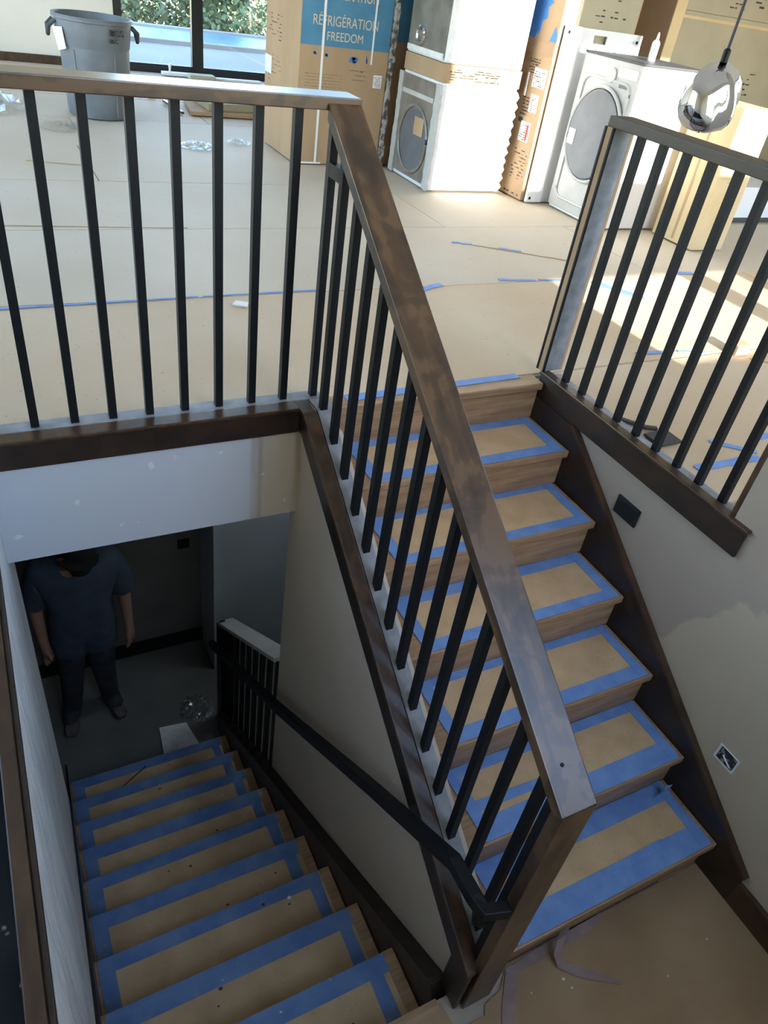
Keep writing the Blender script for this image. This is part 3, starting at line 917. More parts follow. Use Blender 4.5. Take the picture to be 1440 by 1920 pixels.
# tall carton with blue print
fb = thing('appliance_carton', 'tall brown refrigerator carton with a blue printed upper half and white straps', 'box', (1.75, 5.5, H + .008))
fx0, fx1, fy0, fy1, fz1 = 1.40, 2.115, 5.13, 5.86, 3.05
B(fx0, fx1, fy0, fy1, H + .008, fz1).build('body', 'card', fb, .006)
B(fx0 + .004, fx1 - .004, fy0 - .002, fy0 - .0005, 2.058, fz1 - .02).build('printed_panel', 'printb', fb)
text('lettering', 'RÉFRIGÉRATION', .088, 'printt', fb, (1.745, fy0 - .003, 2.183), align='CENTER', xs=.80)
text('lettering', 'FREEDOM', .078, 'printt', fb, (1.745, fy0 - .003, 2.095), align='CENTER', xs=.85)
text('lettering', 'REFRIGERATION', .10, 'printt', fb, (1.745, fy0 - .003, 2.342), align='CENTER', xs=.66)
pb = MB()
for (x, z, w, h) in ((1.505, 2.0, .035, .03), (1.595, 1.992, .028, .035), (1.77, 1.985, .10, .035), (1.925, 1.985, .018, .05), (1.80, 1.968, .05, .02), (1.89, 1.915, .02, .012)):
    for q in range(4):
        pb.quad((x + rnd.uniform(0, w * .6), fy0 - .003, z + rnd.uniform(-h * .3, h * .3)), (w * .4, 0, 0), (rnd.uniform(-.005, .005), 0, h * .45))
pb.build('printed_symbols', 'printl', fb, recalc=False)
sk_ = MB()
scrib(sk_, (1.45, fy0 - .003, 1.80), (1, 0, 0), (0, 0, 1), .30, .10, 5, rnd, .12)
scrib(sk_, (1.80, fy0 - .003, 1.86), (1, 0, 0), (0, 0, 1), .14, .09, 3, rnd, .12)
sk_.build('printed_lines', 'printk', fb, recalc=False)
B(2.005, 2.075, fy0 - .004, fy0 - .002, 1.82, 1.905).build('label', 'label', fb)
sk_ = MB(); scrib(sk_, (2.012, fy0 - .005, 1.828), (1, 0, 0), (0, 0, 1), .055, .07, 6, rnd, .5); sk_.build('label_print', 'printk', fb, recalc=False)
B(1.565, 1.583, fy0 - .006, fy0 - .003, H + .02, fz1).build('strap', 'strap', fb)
B(1.41, 1.62, fy0 - .008, fy0 - .003, H + .012, H + .024).build('strap', 'strap', fb)
B(1.965, 1.978, fy0 - .006, fy0 - .003, 1.97, fz1).build('strap', 'strap', fb)
sk_ = MB()
scrib(sk_, (fx0 - .002, 5.80, 2.02), (0, -1, 0), (0, 0, 1), .3, .18, 7, rnd, .25, .5)
scrib(sk_, (fx0 - .002, 5.78, 1.74), (0, -1, 0), (0, 0, 1), .3, .2, 7, rnd, .15, .4)
sk_.build('printed_lines', 'printk', fb, recalc=False)
B(fx0 - .003, fx0 - .001, 5.70, 5.85, 1.78, 1.90).build('label', 'label', fb)
# torn foam edge between cartons
fe = MB()
pts = []
for i in range(34):
    z = H + .01 + i * .05
    pts.append((2.125 + rnd.uniform(0, .022), z))
pl = [(2.118, H + .01)] + [(x + .012, z) for x, z in pts] + [(2.118, pts[-1][1])]
fe.prism(pl, 'Y', 5.10, 5.16)
tag(fe.build('foam_edge_strip', 'mottle'), 'torn white foam edge strip standing between two tall cartons', 'packing foam')
# second tall carton behind the wrapped stack
db = thing('appliance_carton', 'tall carton coloured dark brown for shade with a navy top behind the film wrapped stack', 'box', (2.5, 5.5, H + .008))
B(2.165, 2.88, 5.17, 5.86, H + .008, 3.05).build('body', 'cardd', db, .006)  # shade behind the stack is put into the darker cardboard colour
B(2.17, 2.875, 5.167, 5.1695, 2.13, 3.03).build('printed_panel', 'printb', db)

# stack of two film wrapped appliances
def wrapped(z0, z1, label, top):
    a = thing('wrapped_appliance', label, 'appliance', (2.52, 4.72, z0), group=None)
    B(2.195, 2.845, 4.435, 5.005, z0, z1).build('body', 'wrap', a, .015)
    B(2.187, 2.1945, 4.455, 4.985, z0 + .03, z1 - .02).build('front_pad', 'inpad', a)
    return a
wa = wrapped(H + .009, 1.985, 'lower film wrapped white appliance of the stack with cardboard top pad', False)
ring = MB()
R0, cy_, cz_ = .215, 4.72, 1.56
pts = [(2.183, cy_ + R0 * math.cos(2 * PI * k / 32), cz_ + R0 * 1.05 * math.sin(2 * PI * k / 32)) for k in range(33)]
ring.tube(pts, .013, 6, False).build('door_ring', 'inpad', wa, 0, True)
MB().prism([(4.72 + .2 * math.cos(2 * PI * k / 28), 1.56 + .2 * math.sin(2 * PI * k / 28)) for k in range(28)], 'X', 2.184, 2.1868).build('door', 'gdoor', wa)
B(2.180, 2.187, 4.58, 4.72, 1.60, 1.72).build('cardboard_insert', 'card', wa)
B(2.183, 2.188, 4.50, 4.97, 1.84, 1.87).build('panel_strip', 'gface', wa)
for (y, zz) in ((4.44, 0), (5.0, 0)):
    fm = MB()
    pl = [(y - .02, H + .012)]
    for i in range(24):
        pl.append((y - .02 - rnd.uniform(0, .014), H + .02 + i * .03))
    pl += [(y + .03, H + .71)]
    for i in range(23, -1, -1):
        pl.append((y + .03 + rnd.uniform(0, .012), H + .02 + i * .03))
    fm.prism(pl, 'X', 2.176, 2.20).build('foam_corner', 'gface2', wa)
fm = MB()
pl = [(2.835, H + .012)] + [(2.845 + (.022 if i % 2 else .0) + rnd.uniform(0, .008), H + .02 + i * .031) for i in range(23)] + [(2.835, H + .71)]
fm.prism(pl, 'Y', 4.425, 4.46).build('foam_corner', 'foam', wa)
B(2.19, 2.85, 4.428, 5.008, 1.985, 2.098).build('top_pad', 'card', wa, .004)
sk_ = MB(); scrib(sk_, (2.24, 4.426, 2.005), (1, 0, 0), (0, 0, 1), .42, .075, 5, rnd, .6, .7); sk_.build('printed_marks', 'printk', wa, recalc=False)
B(2.78, 2.835, 4.424, 4.427, 1.985, 2.08).build('label', 'label', wa)
MB().tube([(2.72, 4.432, 1.97), (2.715, 4.428, 1.6), (2.72, 4.432, 1.29)], .004, 5).build('film_crease', 'gface2', wa)
wt = wrapped(2.099, 2.95, 'upper film wrapped white appliance sitting on the cardboard pad', True)
MB().tube([(2.18, 4.80 + .05 * math.cos(2 * PI * k / 16), 2.22 + .05 * math.sin(2 * PI * k / 16)) for k in range(17)], .014, 6, False).build('knob_ring', 'chrome', wt, 0, True)
B(2.179, 2.187, 4.46, 4.98, 2.115, 2.15).build('foam_strip', 'foam', wt)

# tall brown carton with shipping labels
bb = thing('appliance_carton', 'tall brown carton with white shipping labels and a bright blue splash print', 'box', (3.2, 4.5, H + .009))
B(2.925, 3.60, 4.215, 4.90, H + .009, 2.95).build('body', 'card', bb, .005)
bs = MB()
xq = 2.9235
bs.prism([(4.62, 2.95), (4.62, 2.31), (4.47, 2.31), (4.45, 2.36), (4.43, 2.33), (4.42, 2.42), (4.37, 2.44), (4.39, 2.50), (4.34, 2.53), (4.38, 2.57), (4.36, 2.64), (4.42, 2.66), (4.40, 2.95)], 'X', xq - .001, xq)
bs.build('blue_splash', 'printl', bb)
bs = MB(); bs.prism([(4.30, 2.31), (4.22, 2.31), (4.23, 2.36), (4.26, 2.40), (4.28, 2.35)], 'X', xq - .001, xq); bs.build('blue_splash', 'printl', bb)
B(xq - .002, xq, 4.22, 4.62, 2.22, 2.30).build('packing_tape', 'cardd', bb)
for (ya, yb, za, zb) in ((4.385, 4.235, 2.02, 2.14), (4.36, 4.27, 1.86, 1.975), (4.41, 4.29, 1.66, 1.79), (4.46, 4.44, 1.95, 2.1)):
    lb = B(xq - .002, xq, yb, ya, za, zb).build('label', 'label', bb)
    if ya < 4.45:
        sk_ = MB(); scrib(sk_, (xq - .003, ya - .01, za + .008), (0, -1, 0), (0, 0, 1), (ya - yb) - .03, zb - za - .02, 7, rnd, .5, .6); sk_.build('label_print', 'printk', lb, recalc=False)
B(xq - .0035, xq - .002, 4.305, 4.328, 1.67, 1.775).build('red_stripe', 'red', bb)
B(xq - .001, xq, 4.40, 4.455, 1.78, 1.81).build('black_arrow', 'printk', bb)
sk_ = MB()
scrib(sk_, (xq - .001, 4.46, 2.10), (0, -1, 0), (0, 0, 1), .12, .10, 6, rnd, .6, .7)
scrib(sk_, (xq - .001, 4.45, 1.83), (0, -1, 0), (0, 0, 1), .09, .13, 6, rnd, .6, .7)
scrib(sk_, (xq - .001, 4.42, 1.40), (0, -1, 0), (0, 0, 1), .17, .22, 9, rnd, .35, .5)
scrib(sk_, (xq - .001, 4.45, 1.29), (0, -1, 0), (0, 0, 1), .2, .025, 1, rnd, .5, .8)
sk_.build('printed_lines', 'printk', bb, recalc=False)

B(2.96, 3.59, 4.2135, 4.2155, 2.30, 2.93).build('shaded_face', 'cardo', bb)  # olive sheet paints the shaded tone of the carton's upper front
B(2.93, 3.06, 4.2125, 4.2150, 2.30, 2.93).build('grey_strip', 'cardod', bb)
sk_ = MB(); scrib(sk_, (3.20, 4.2120, 2.46), (1, 0, 0), (0, 0, 1), .28, .2, 6, rnd, .3, .4); sk_.build('printed_marks', 'printk', bb, recalc=False)
# white steel panel with a hand hole
wp = thing('steel_panel', 'white steel panel with a square hand hole leaning on the labelled carton', 'panel', (3.3, 4.17, H + .009))
MBp = MB()
for (a, b, c_, d) in ((3.09, 3.215, H + .009, 2.42), (3.335, 3.64, H + .009, 2.42), (3.215, 3.335, H + .009, 2.335), (3.215, 3.335, 2.385, 2.42)):
    MBp.box(a, b, 4.185, 4.195, c_, d)
MBp.build('sheet', 'white', wp)
B(2.948, 3.092, 4.165, 4.195, H + .009, 2.423).build('flange', 'white', wp, .006)
for (x, z) in ((2.972, 2.385), (3.60, 2.375), (2.975, 1.30)):
    MB().tube([(x, 4.163, z), (x, 4.166, z)], .011, 10).build('screw_hole', 'blackc', wp)
B(3.62, 3.645, 4.165, 4.195, 2.25, 2.42).build('flange', 'white', wp, .004)

# front loading washer, turned slightly
ang = math.atan2(-.10, .575)
wz = H + .009
ws = thing('washing_machine', 'white front loading washer with grey film over its round door', 'washer', (3.115, 3.815, wz), 0.0, local=True)
# local frame: -X is the front, +Y to the far side
ws.rotation_euler = (0, 0, 0)
hy = .295
B(.012, .60, -hy, hy, 0.0, 1.02).build('body', 'white', ws, .012)
B(0.0, .014, -hy, hy, .02, 1.02).build('front_panel', 'gface', ws, .006)
rc = MB()
def rrect(y0, y1, z0, z1, r, n=6):
    out = []
    for (cy, cz, a0) in ((y1 - r, z1 - r, 0), (y0 + r, z1 - r, PI / 2), (y0 + r, z0 + r, PI), (y1 - r, z0 + r, 1.5 * PI)):
        for k in range(n + 1):
            a = a0 + PI / 2 * k / n
            out.append((cy + r * math.cos(a), cz + r * math.sin(a)))
    return out
loop = rrect(-.245, .235, .09, .90, .07)
rc.tube([(-.002, y, z) for y, z in loop + [loop[0]]], .010, 6, False).build('recess_edge', 'gface2', ws, 0, True)
MB().prism([(-.01 + .245 * math.cos(2 * PI * k / 40), .555 + .285 * math.sin(2 * PI * k / 40)) for k in range(40)], 'X', -.03, 0.0).build('door', 'gdoor', ws, .008)
MB().tube([(-.018, -.01 + .262 * math.cos(2 * PI * k / 40), .555 + .302 * math.sin(2 * PI * k / 40)) for k in range(41)], .012, 6, False).build('door_ring', 'gface', ws, 0, True)
B(-.033, -.029, .15, .225, .46, .56).build('tape_patch', 'gface', ws)
MB().tube([(-.012, -.03, .93), (.002, -.03, .93)], .045, 18).build('dial', 'gface2', ws, .004)
B(-.003, .002, -.20, -.12, .87, .90).build('display', 'gdoor', ws)
B(-.004, .002, -.27, -.08, .93, .985).build('label', 'label', ws)
B(-.004, .604, -hy - .003, hy + .003, 1.02, 1.034).build('top_panel', 'cand', ws, .004)
# caulking tube on top of the washer
ct = thing('caulk_tube', 'white printed caulking tube standing on the washer', 'tube', (3.43, 3.80, wz + 1.034), local=True)
MB().lathe([(.024, 0), (.026, .004), (.026, .105), (.020, .116), (.010, .122), (.008, .15), (.004, .165)], (0, 0, 0), 16).build('body', 'label', ct, 0, True)
sk_ = MB()
for i in range(7):
    a = 3.4 + rnd.uniform(0, 1.6)
    z = .015 + i * .012
    sk_.quad((.0265 * math.cos(a), .0265 * math.sin(a), z), (.006 * -math.sin(a), .006 * math.cos(a), 0), (0, 0, .008))
sk_.build('print', 'printk', ct, recalc=False)

# low yellow-tan carton in the sun
cc = thing('moving_carton', 'narrow tan carton standing in the sun beside the washer', 'box', (3.75, 3.25, H + .009), 0.0, local=True)
B(-.14, .17, -.20, .20, 0, .90).build('body', 'cardy', cc, .005)
B(-.1415, -.1395, -.01, .012, .02, .88).build('corner_tape', 'card', cc)
sk_ = MB(); scrib(sk_, (-.10, -.2015, .45), (1, 0, 0), (0, 0, 1), .2, .3, 12, rnd, .3, .4); sk_.build('printed_lines', 'cardo', cc, recalc=False)

# flat-packed brown carton, olive cartons behind
fd = thing('flat_carton', 'upright brown flat carton with sunlight painted on its edge behind the washer', 'box', (4.05, 4.6, H + .009))
B(4.02, 4.12, 4.32, 5.05, H + .009, 3.3).build('body', 'cardd', fd, .003)
B(4.018, 4.122, 4.314, 4.3215, H + .009, 3.3).build('edge', 'cardy', fd)  # sunlight on this edge is painted in as brighter cardboard
e1 = thing('storage_carton', 'large olive carton with black stamped print behind the white steel panel', 'box', (3.7, 5.3, H + .009))
B(3.72, 4.0, 5.10, 5.7, H + .009, 3.0).build('body', 'cardo', e1, .004)
sk_ = MB(); scrib(sk_, (3.80, 5.098, 2.45), (1, 0, 0), (0, 0, 1), .18, .35, 8, rnd, .35, .45); sk_.build('printed_marks', 'printk', e1, recalc=False)
for nm, (a, b, lab) in enumerate(((H + .009, 2.612, 'lower wide olive carton stacked against the side wall'), (2.613, 3.35, 'upper wide olive carton stacked against the side wall'))):
    e = thing('storage_carton', lab, 'box', (5.2, 5.0, a))
    B(4.16, 6.2, 4.62, 5.4, a, b).build('body', 'cardo', e, .005)
    sk_ = MB()
    scrib(sk_, (4.9, 4.618, a + .06), (1, 0, 0), (0, 0, 1), .4, .12, 4, rnd, .5, .5)
    scrib(sk_, (5.2, 4.618, a + (b - a) * .6), (1, 0, 0), (0, 0, 1), .3, .2, 5, rnd, .4, .5)
    sk_.build('printed_marks', 'printk', e, recalc=False)
    B(4.16, 6.2, 4.616, 4.6195, b - .05, b - .03).build('packing_tape', 'cardy', e)
wl = thing('white_carton', 'low white wrapped carton on the floor near the tan carton', 'box', (5.2, 3.9, H + .009))
B(4.55, 6.1, 3.66, 4.15, H + .045, 1.545).build('body', 'white', wl, .008)
B(4.57, 6.08, 3.68, 4.13, H + .009, H + .045).build('pallet_base', 'cand', wl)

# ================================================================== TRASH CAN AND FLOOR LITTER
tc = thing('trash_can', 'grey round plastic trash can with side handles and black lettering', 'trash can', (.22, 6.55, H + .009))
c0 = (.22, 6.55, H + .009)
MB().lathe([(.238, 0), (.246, .01), (.262, .48), (.268, .49), (.285, .62), (.285, .655), (.300, .66), (.300, .685), (.283, .687), (.280, .60), (.262, .48), (.225, .02), (0, .02)], c0, 40).build('body', 'can', tc, 0, True)
MB().tube([(c0[0] + .292 * math.cos(2 * PI * k / 36), c0[1] + .292 * math.sin(2 * PI * k / 36), c0[2] + .68) for k in range(37)], .010, 6, False).build('rim', 'can', tc, 0, True)
for sgn in (-1, 1):
    x = c0[0] + sgn * .285
    MB().tube([(x, c0[1] - .06, c0[2] + .64), (x + sgn * .045, c0[1] - .055, c0[2] + .60), (x + sgn * .05, c0[1], c0[2] + .54), (x + sgn * .045, c0[1] + .055, c0[2] + .60), (x, c0[1] + .06, c0[2] + .64)], .016, 8).build('handle', 'cand', tc, 0, True)
for a in (-2.35, -1.15):
    MB().tube([(c0[0] + (.247 + .015 * t) * math.cos(a), c0[1] + (.247 + .015 * t) * math.sin(a), c0[2] + .02 + .45 * t) for t in (0, .5, 1)], .008, 6).build('rib', 'can', tc, 0, True)
text('lettering', 'BCS', .062, 'printk', tc, (.295, 6.55 - .283, H + .60), extrude=.012)
text('lettering', 'LLC', .036, 'printk', tc, (.295, 6.55 - .281, H + .555), extrude=.012)
tw = MB().add([(c0[0] - .31, c0[1] - .10, c0[2] + .60), (c0[0] - .25, c0[1] - .16, c0[2] + .61), (c0[0] - .235, c0[1] - .165, c0[2] + .47), (c0[0] - .285, c0[1] - .13, c0[2] + .45)], [(0, 1, 2, 3)]).build('plastic_scrap', 'label', tc, recalc=False)

def crumple(name, label, cx, cy, z, rx, ry, h, mat, seed, n=16, cat='plastic film'):
    r_ = random.Random(seed)
    vs, fs = [], []
    for i in range(n + 1):
        for j_ in range(n + 1):
            u, v = i / n * 2 - 1, j_ / n * 2 - 1
            d = max(0, 1 - (u * u + v * v) ** .5 * .9)
            vs.append((cx + u * rx + r_.uniform(-1, 1) * rx * .06, cy + v * ry + r_.uniform(-1, 1) * ry * .06, z + .002 + h * d * r_.uniform(.25, 1)))
    for i in range(n):
        for j_ in range(n):
            a = i * (n + 1) + j_
            u, v = (i + .5) / n * 2 - 1, (j_ + .5) / n * 2 - 1
            if u * u + v * v < 1.0 + r_.uniform(-.25, .1):
                fs.append((a, a + 1, a + n + 2, a + n + 1))
    o = MB().add(vs, fs).build(name, mat, None, recalc=False)
    tag(o, label, cat)
    return o
ZF = H + .009
crumple('plastic_film', 'heap of clear plastic film on the floor left of the trash can', -.62, 6.75, ZF, .32, .45, .16, 'film', 1)
crumple('plastic_film', 'flat clear plastic sheet trailing beside the trash can', -.17, 6.05, ZF, .15, .22, .02, 'film', 2)
crumple('plastic_film', 'small wad of clear film on the floor before the tall carton', .78, 5.55, ZF, .14, .14, .05, 'film', 3)
crumple('plastic_film', 'little curl of clear film near the refrigerator carton', 1.15, 5.72, ZF, .10, .08, .04, 'film', 4)
crumple('plastic_film', 'crumpled clear film at the foot of the lower stairs', -.06, 2.70, -1.80, .12, .12, .05, 'film', 5)
tag(MB().prism([(-.36, 2.36), (-.12, 2.40), (-.16, 2.60), (-.34, 2.62)], 'Z', -1.80, -1.785).build('paper_scrap', 'foam'), 'pale paper square at the foot of the lower stairs', 'paper')
tag(MB().prism([(.12, 2.52), (.18, 2.49), (.20, 2.53), (.15, 2.56)], 'Z', ZF + .001, ZF + .008).build('paper_scrap', 'label'), 'small torn white paper scrap before the taped floor seam', 'paper')
tag(MB().lathe([(0, .016), (.012, .012), (.016, .004), (.010, 0)], (.42, 4.86, ZF), 8).build('bottle_cap', 'red'), 'tiny red cap lying on the paper covered floor', 'cap')
tag(MB().prism([(1.02, 6.72), (1.62, 6.70), (1.70, 7.15), (1.10, 7.30)], 'Z', ZF + .001, ZF + .03).build('cardboard_offcut', 'card'), 'flat cardboard offcut on the floor under the window', 'cardboard')
tag(MB().prism([(1.20, 6.78), (1.85, 6.86), (1.80, 7.35), (1.18, 7.25)], 'Z', ZF + .032, ZF + .09).build('cardboard_offcut', 'cardo'), 'grey folded cardboard lying on top of the flat offcut', 'cardboard')
tag(MB().bar([(.96, 7.22, ZF + .105), (1.78, 6.74, ZF + .105)], .03, .025).build('wood_strip', 'trim_d'), 'dark wooden strip lying across the cardboard', 'wood strip')
tag(MB().bar([(.90, 7.25, ZF + .012), (.95, 6.73, ZF + .012)], .025, .02).build('wood_strip', 'trim_b'), 'short brown strip propped against the cardboard edge', 'wood strip')
tag(B(.80, .87, 7.42, 7.50, ZF, ZF + .06).build('tool_box', 'red', None, .006), 'little red box on the floor by the window', 'box')
tag(B(1.25, 1.62, 8.80, 8.9, ZF, ZF + .03).build('sill_offcut', 'label', None, .004), 'white trim offcut lying below the window', 'trim offcut')
tag(B(1.50, 1.80, 8.62, 8.78, ZF, ZF + .05).build('folded_cloth', 'cardo', None, .02), 'olive folded cloth below the window mullion', 'cloth')
tag(B(1.75, 2.35, 8.70, 8.78, ZF, ZF + .025).build('sill_offcut', 'label', None, .004), 'long white trim offcut beside the folded cloth', 'trim offcut')
tag(MB().tube([(1.33, 8.82, ZF + .03), (1.33, 8.82, ZF + .10), (1.36, 8.82, ZF + .12)], [.012, .018, .012], 8).build('putty_bottle', 'label'), 'small white bottle standing on the trim offcut', 'bottle')
tag(B(1.33, 1.45, .99, 1.08, ZF, ZF + .012).build('wood_chip', 'printk', None, .003), 'dark scrap on the floor behind the right railing', 'scrap')
tag(MB().bar([(1.315, 1.20, ZF + .006), (1.38, 1.12, ZF + .006), (1.42, 1.10, ZF + .006)], .02, .012).build('wood_chip', 'printk'), 'thin dark splinter touching the right railing curb', 'scrap')
tag(B(2.42, 2.52, 1.58, 1.66, ZF, ZF + .05).build('wood_block', 'card', None, .004), 'small tan wooden block in the sunlit floor patch', 'wood block')

# ================================================================== ADDED FILL LIGHT, LOWER HALL
ll = thing('hall_fill_light', 'unseen panel added to brighten the grey wall of the lower hall', 'lamp', (.75, 2.72, .82))
B(.60, .90, 2.57, 2.87, .795, .82).build('frame', 'fix', ll)
B(.62, .88, 2.59, 2.85, .790, .7955).build('glow_panel', 'fillp', ll)  # glowing panel added out of view in place of daylight on the wall

# ================================================================== PERSON
def skinned(name, verts, edges, radii, mat, sub=2, root=0):
    me = bpy.data.meshes.new(name)
    me.from_pydata(verts, edges, [])
    o = bpy.data.objects.new(name, me)
    C.objects.link(o)
    o.modifiers.new('skin', 'SKIN')
    sv = me.skin_vertices[0].data
    for i, r_ in enumerate(radii):
        sv[i].radius = (r_, r_) if not isinstance(r_, tuple) else r_
        sv[i].use_root = (i == root)
    sm = o.modifiers.new('sub', 'SUBSURF')
    sm.levels = sm.render_levels = sub
    bpy.context.view_layer.update()
    ev = o.evaluated_get(bpy.context.evaluated_depsgraph_get())
    nm = bpy.data.meshes.new_from_object(ev)
    bpy.data.objects.remove(o)
    nm.name = name
    nm.materials.clear()
    nm.materials.append(MAT[mat])
    nm.shade_smooth()
    r = bpy.data.objects.new(name, nm)
    C.objects.link(r)
    return r
V, E_, R_ = [], [], []
def jv(p, r_, par=None):
    V.append(p); R_.append(r_)
    if par is not None: E_.append((par, len(V) - 1))
    return len(V) - 1
pel = jv((-.70, 2.94, -.92), (.15, .11))
spn = jv((-.70, 2.94, -.72), (.145, .11), pel)
chs = jv((-.69, 2.93, -.52), (.15, .11), spn)
nb = jv((-.68, 2.91, -.43), .065, chs)
nk = jv((-.675, 2.885, -.385), .055, nb)
hd1 = jv((-.668, 2.845, -.325), (.072, .085), nk)
hd2 = jv((-.662, 2.835, -.24), (.075, .095), hd1)
hd3 = jv((-.66, 2.84, -.175), (.05, .06), hd2)
nose = jv((-.658, 2.742, -.30), .014, hd1)
for sx, (el, wrst, hnd) in ((-1, ((-.945, 2.96, -.73), (-.935, 2.87, -.96), (-.925, 2.85, -1.03))), (1, ((-.435, 2.95, -.73), (-.43, 2.88, -.97), (-.435, 2.86, -1.05)))):
    sh = jv((-.69 + sx * .185, 2.93, -.455), .07, chs)
    e = jv(el, .046, sh)
    w = jv(wrst, .032, e)
    h = jv(hnd, (.05, .03), w)
    for q in range(4):
        off = (q - 1.5) * .027
        k1 = jv((hnd[0] + off * .5, hnd[1] + off * .7 - .004, hnd[2] - .055), .0115, h)
        k2 = jv((hnd[0] + off * .5 - sx * .008, hnd[1] + off * .7 - .012, hnd[2] - .095 + abs(off) * .3), .010, k1)
    t1 = jv((hnd[0] - sx * .012, hnd[1] - .04, hnd[2] + .0), .012, h)
    jv((hnd[0] - sx * .016, hnd[1] - .055, hnd[2] - .035), .010, t1)
for sx, kn, an, to in ((-1, (-.81, 2.91, -1.35), (-.845, 2.935, -1.72), (-.875, 2.83, -1.765)), (1, (-.615, 2.92, -1.35), (-.595, 2.965, -1.72), (-.565, 2.865, -1.765))):
    hp = jv((-.70 + sx * .085, 2.94, -.98), .095, pel)
    k = jv(kn, .06, hp)
    a = jv(an, .04, k)
    jv(to, .035, a)
person = skinned('person', V, E_, R_, 'skin')
tag(person, 'person in dark T-shirt and spattered jeans standing in the lower hall', 'person')
ORG[person] = Vector((0, 0, 0))
def shell(name, pred, off, mat):
    bm = bmesh.new()
    bm.from_mesh(person.data)
    bm.normal_update()
    nor = {v.index: v.normal.copy() for v in bm.verts}
    kill = [f for f in bm.faces if not pred(f.calc_center_median())]
    bmesh.ops.delete(bm, geom=kill, context='FACES')
    left, isl = set(bm.faces), []
    while left:
        st_, cur = [left.pop()], []
        while st_:
            f = st_.pop(); cur.append(f)
            for e in f.edges:
                for g2 in e.link_faces:
                    if g2 in left:
                        left.discard(g2); st_.append(g2)
        isl.append(cur)
    isl.sort(key=len)
    bmesh.ops.delete(bm, geom=[f for c_ in isl[:-1] for f in c_], context='FACES')
    bmesh.ops.delete(bm, geom=[e for e in bm.edges if not e.link_faces], context='EDGES')
    bmesh.ops.delete(bm, geom=[v for v in bm.verts if not v.link_faces], context='VERTS')
    bm.normal_update()
    for v in bm.verts:
        v.co += v.normal * off
    bmesh.ops.smooth_vert(bm, verts=bm.verts, factor=.5, use_axis_x=True, use_axis_y=True, use_axis_z=True)
    me = bpy.data.meshes.new(name)
    bm.to_mesh(me)
    bm.free()
    me.materials.append(MAT[mat])
    me.shade_smooth()
    o = bpy.data.objects.new(name, me)
    C.objects.link(o)
    o.parent = person
    return o
def p_shirt(c):
    if c.z > -.435 and abs(c.x + .68) < .085: return False
    if c.z > -.40: return False
    if abs(c.x + .69) > .21: return c.z > -.70
    return c.z > -1.12
def p_jeans(c):
    return abs(c.x + .69) < .24 and -1.745 < c.z < -.86 and not (abs(c.x + .69) > .2 and c.z > -1.2)
shell('t_shirt', p_shirt, .042, 'shirt')
shell('jeans', p_jeans, .022, 'jeans')
for (an, to) in (((-.845, 2.95), (-.89, 2.75)), ((-.595, 2.98), (-.55, 2.79))):
    d = (Vector(to) - Vector(an)).normalized()
    nrm = Vector((-d.y, d.x))
    an_, to_ = Vector(an) - d * .05, Vector(to)
    vs = []
    for t, w, hh in ((0, .038, .09), (.25, .042, .095), (.55, .047, .065), (.85, .048, .045), (1.0, .03, .03)):
        c = an_ + (to_ - an_) * t
        vs += [(c.x - nrm.x * w, c.y - nrm.y * w, -1.798), (c.x + nrm.x * w, c.y + nrm.y * w, -1.798), (c.x + nrm.x * w * .75, c.y + nrm.y * w * .75, -1.8 + hh), (c.x - nrm.x * w * .75, c.y - nrm.y * w * .75, -1.8 + hh)]
    fs = [(3, 2, 1, 0), (16, 17, 18, 19)]
    for i in range(4):
        for k in range(4):
            fs.append((i * 4 + k, i * 4 + (k + 1) % 4, i * 4 + 4 + (k + 1) % 4, i * 4 + 4 + k))
    MB().add(vs, fs).build('shoe', 'shoe', person, .006, True)
cap = MB().lathe([(.098, 0), (.099, .02), (.09, .06), (.06, .092), (0, .105)], (-.661, 2.838, -.265), 20, 1, 1.1)
cap.build('cap', 'blackc', person, 0, True)
MB().prism([(-.661 + .095 * math.cos(a), 2.75 + .085 * math.sin(a)) for a in [PI + PI * k / 12 for k in range(13)]] + [(-.566, 2.78), (-.756, 2.78)], 'Z', -.272, -.264).build('cap_brim', 'blackc', person)
beard = MB().lathe([(.03, -.03), (.06, -.01), (.074, .03), (.076, .06)], (-.666, 2.822, -.385), 16, .95, 1.05)
beard.build('beard', 'blackc', person, 0, True)
for sx in (-1, 1):
    MB().lathe([(0, -.008), (.009, 0), (0, .008)], (-.661 + sx * .03, 2.748, -.278), 8).build('eye', 'label', person, 0, True)
    MB().lathe([(0, -.026), (.010, -.012), (.014, .01), (0, .026)], (-.662 + sx * .078, 2.84, -.285), 8).build('ear', 'skin', person, 0, True)

# ================================================================== OUTSIDE
struct(B(-40, 40, 9.13, 15.2, .60, 1.08).build('floor_patio', 'patio'), 'pale concrete patio outside the window', 'ground')
struct(B(-40, 40, -60, -1.53, -.6, -.4).build('floor_yard', 'ground'), 'ground outside the near wall', 'ground')
struct(B(-60, 60, 15.3, 90, -6.2, -6.0).build('floor_hillside', 'ground'), 'lower hillside ground beyond the pool', 'ground')
pool = thing('swimming_pool', 'pale blue swimming pool beyond the patio', 'pool', (2, 14.2, 1.08))
B(-25, 25, 13.3, 15.0, 1.08, 1.12).build('water', 'water', pool)
B(-25, 25, 13.15, 13.3, 1.08, 1.14).build('coping', 'patio', pool)
B(-25, 25, 15.0, 15.2, 1.08, 1.15).build('coping', 'patio', pool)
struct(B(-9, 1.73, -9.4, -9.0, -.4, 7.9).build('wall_sun_blocker', 'blocker'), 'stucco wing added unseen to keep sun off the landing window', 'wall')  # unseen wall added only to block direct sun at the landing window

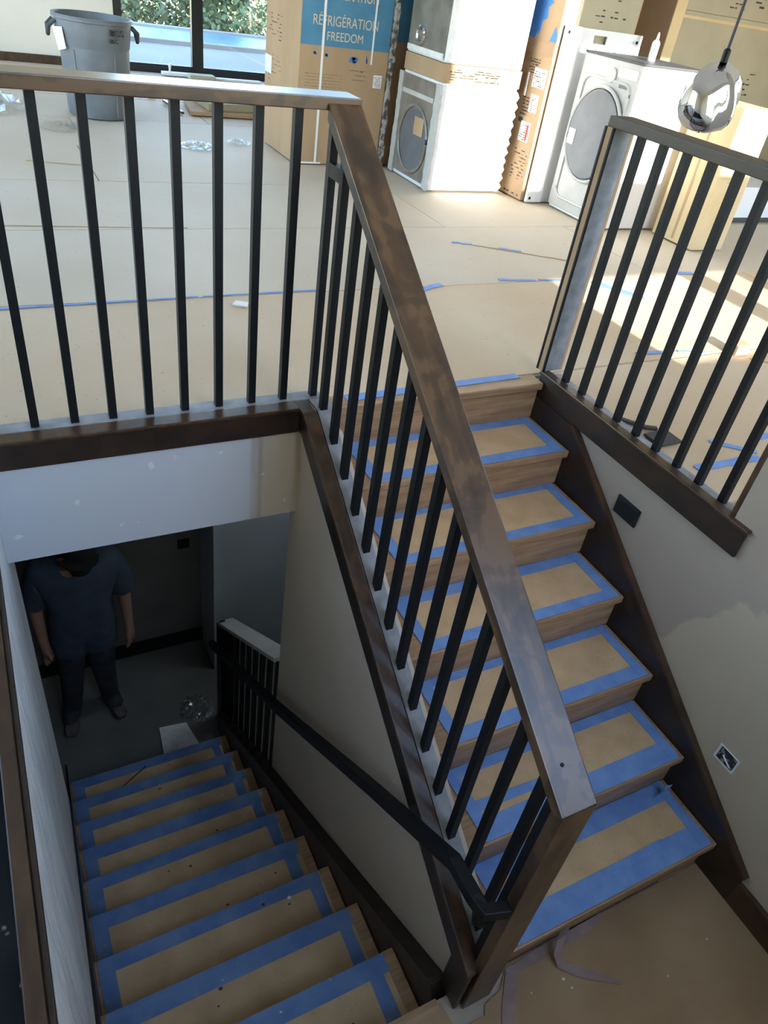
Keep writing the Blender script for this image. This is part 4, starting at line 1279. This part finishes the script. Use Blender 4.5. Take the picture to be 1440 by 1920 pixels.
GZ = -6.0
def tree(x, y, h, spread, mat, label, seed, trunk_r=.09):
    r_ = random.Random(seed)
    t = thing('garden_tree', label, 'tree', (x, y, GZ), group=None)
    MB().tube([(x, y, GZ), (x + .1, y, GZ + h * .5), (x + r_.uniform(-.2, .2), y, GZ + h * .98)], [trunk_r, trunk_r * .8, trunk_r * .4], 8).build('trunk', 'bark', t, 0, True)
    vs, fs = [], []
    cl = [(r_.uniform(-1, 1), r_.uniform(-1, 1), r_.random(), r_.uniform(.25, .5)) for _ in range(46)]
    for q in range(5200):
        cx_, cy_2, cz_2, cs = cl[q % 46]
        p_ = Vector((x + max(-1.2, min(1.2, cx_ * .95 + r_.gauss(0, cs * .6))), y + max(-1.2, min(1.2, cy_2 + r_.gauss(0, cs * .6))), min(GZ + h * 1.05, GZ + h * (.35 + .62 * cz_2) + r_.gauss(0, cs))))
        u = Vector((r_.uniform(-1, 1), r_.uniform(-1, 1), r_.uniform(-1, 1))).normalized() * r_.uniform(.05, .11)
        v = u.cross(Vector((r_.uniform(-1, 1), r_.uniform(-1, 1), r_.uniform(-1, 1)))).normalized() * u.length * .6
        k = len(vs)
        vs += [p_ - u, p_ + v, p_ + u, p_ - v]
        fs.append((k, k + 1, k + 2, k + 3))
    me = bpy.data.meshes.new('foliage')
    me.from_pydata([tuple(Vector(a) - Vector((x, y, GZ))) for a in vs], [], fs)
    me.materials.append(MAT[mat])
    o = bpy.data.objects.new('foliage', me)
    C.objects.link(o)
    o.parent = t
    o['kind'] = 'stuff'
spots = [(1.5, 18.5, 'leafa'), (4.2, 18.5, 'leafb'), (6.9, 18.5, 'leafa'), (2.9, 21.6, 'leafb'), (5.6, 21.6, 'leafa'), (8.3, 21.6, 'leafb'), (1.6, 24.8, 'leafa'), (4.4, 24.8, 'leafb'), (7.2, 24.8, 'leafa')]
places = ['in the front row behind the left pane', 'in the front row behind the mullion', 'in the front row by the tall carton', 'in the middle row past the left pane', 'in the middle row right of the mullion', 'in the middle row behind the cartons', 'at the very back behind the left pane', 'at the very back past the mullion', 'at the very back by the tall carton']
for i, (x, y, mt_) in enumerate(spots):
    tree(x, y, 8.2 + (i * 37 % 10) * .12, 1.5, mt_, ('pale' if mt_ == 'leafa' else 'dark') + ' green tree ' + places[i], 50 + i)
for o in list(bpy.data.objects):
    if o.name.split('.')[0] in ('printed_lines', 'printed_marks', 'printed_symbols', 'label_print', 'print'):
        o['kind'] = 'stuff'
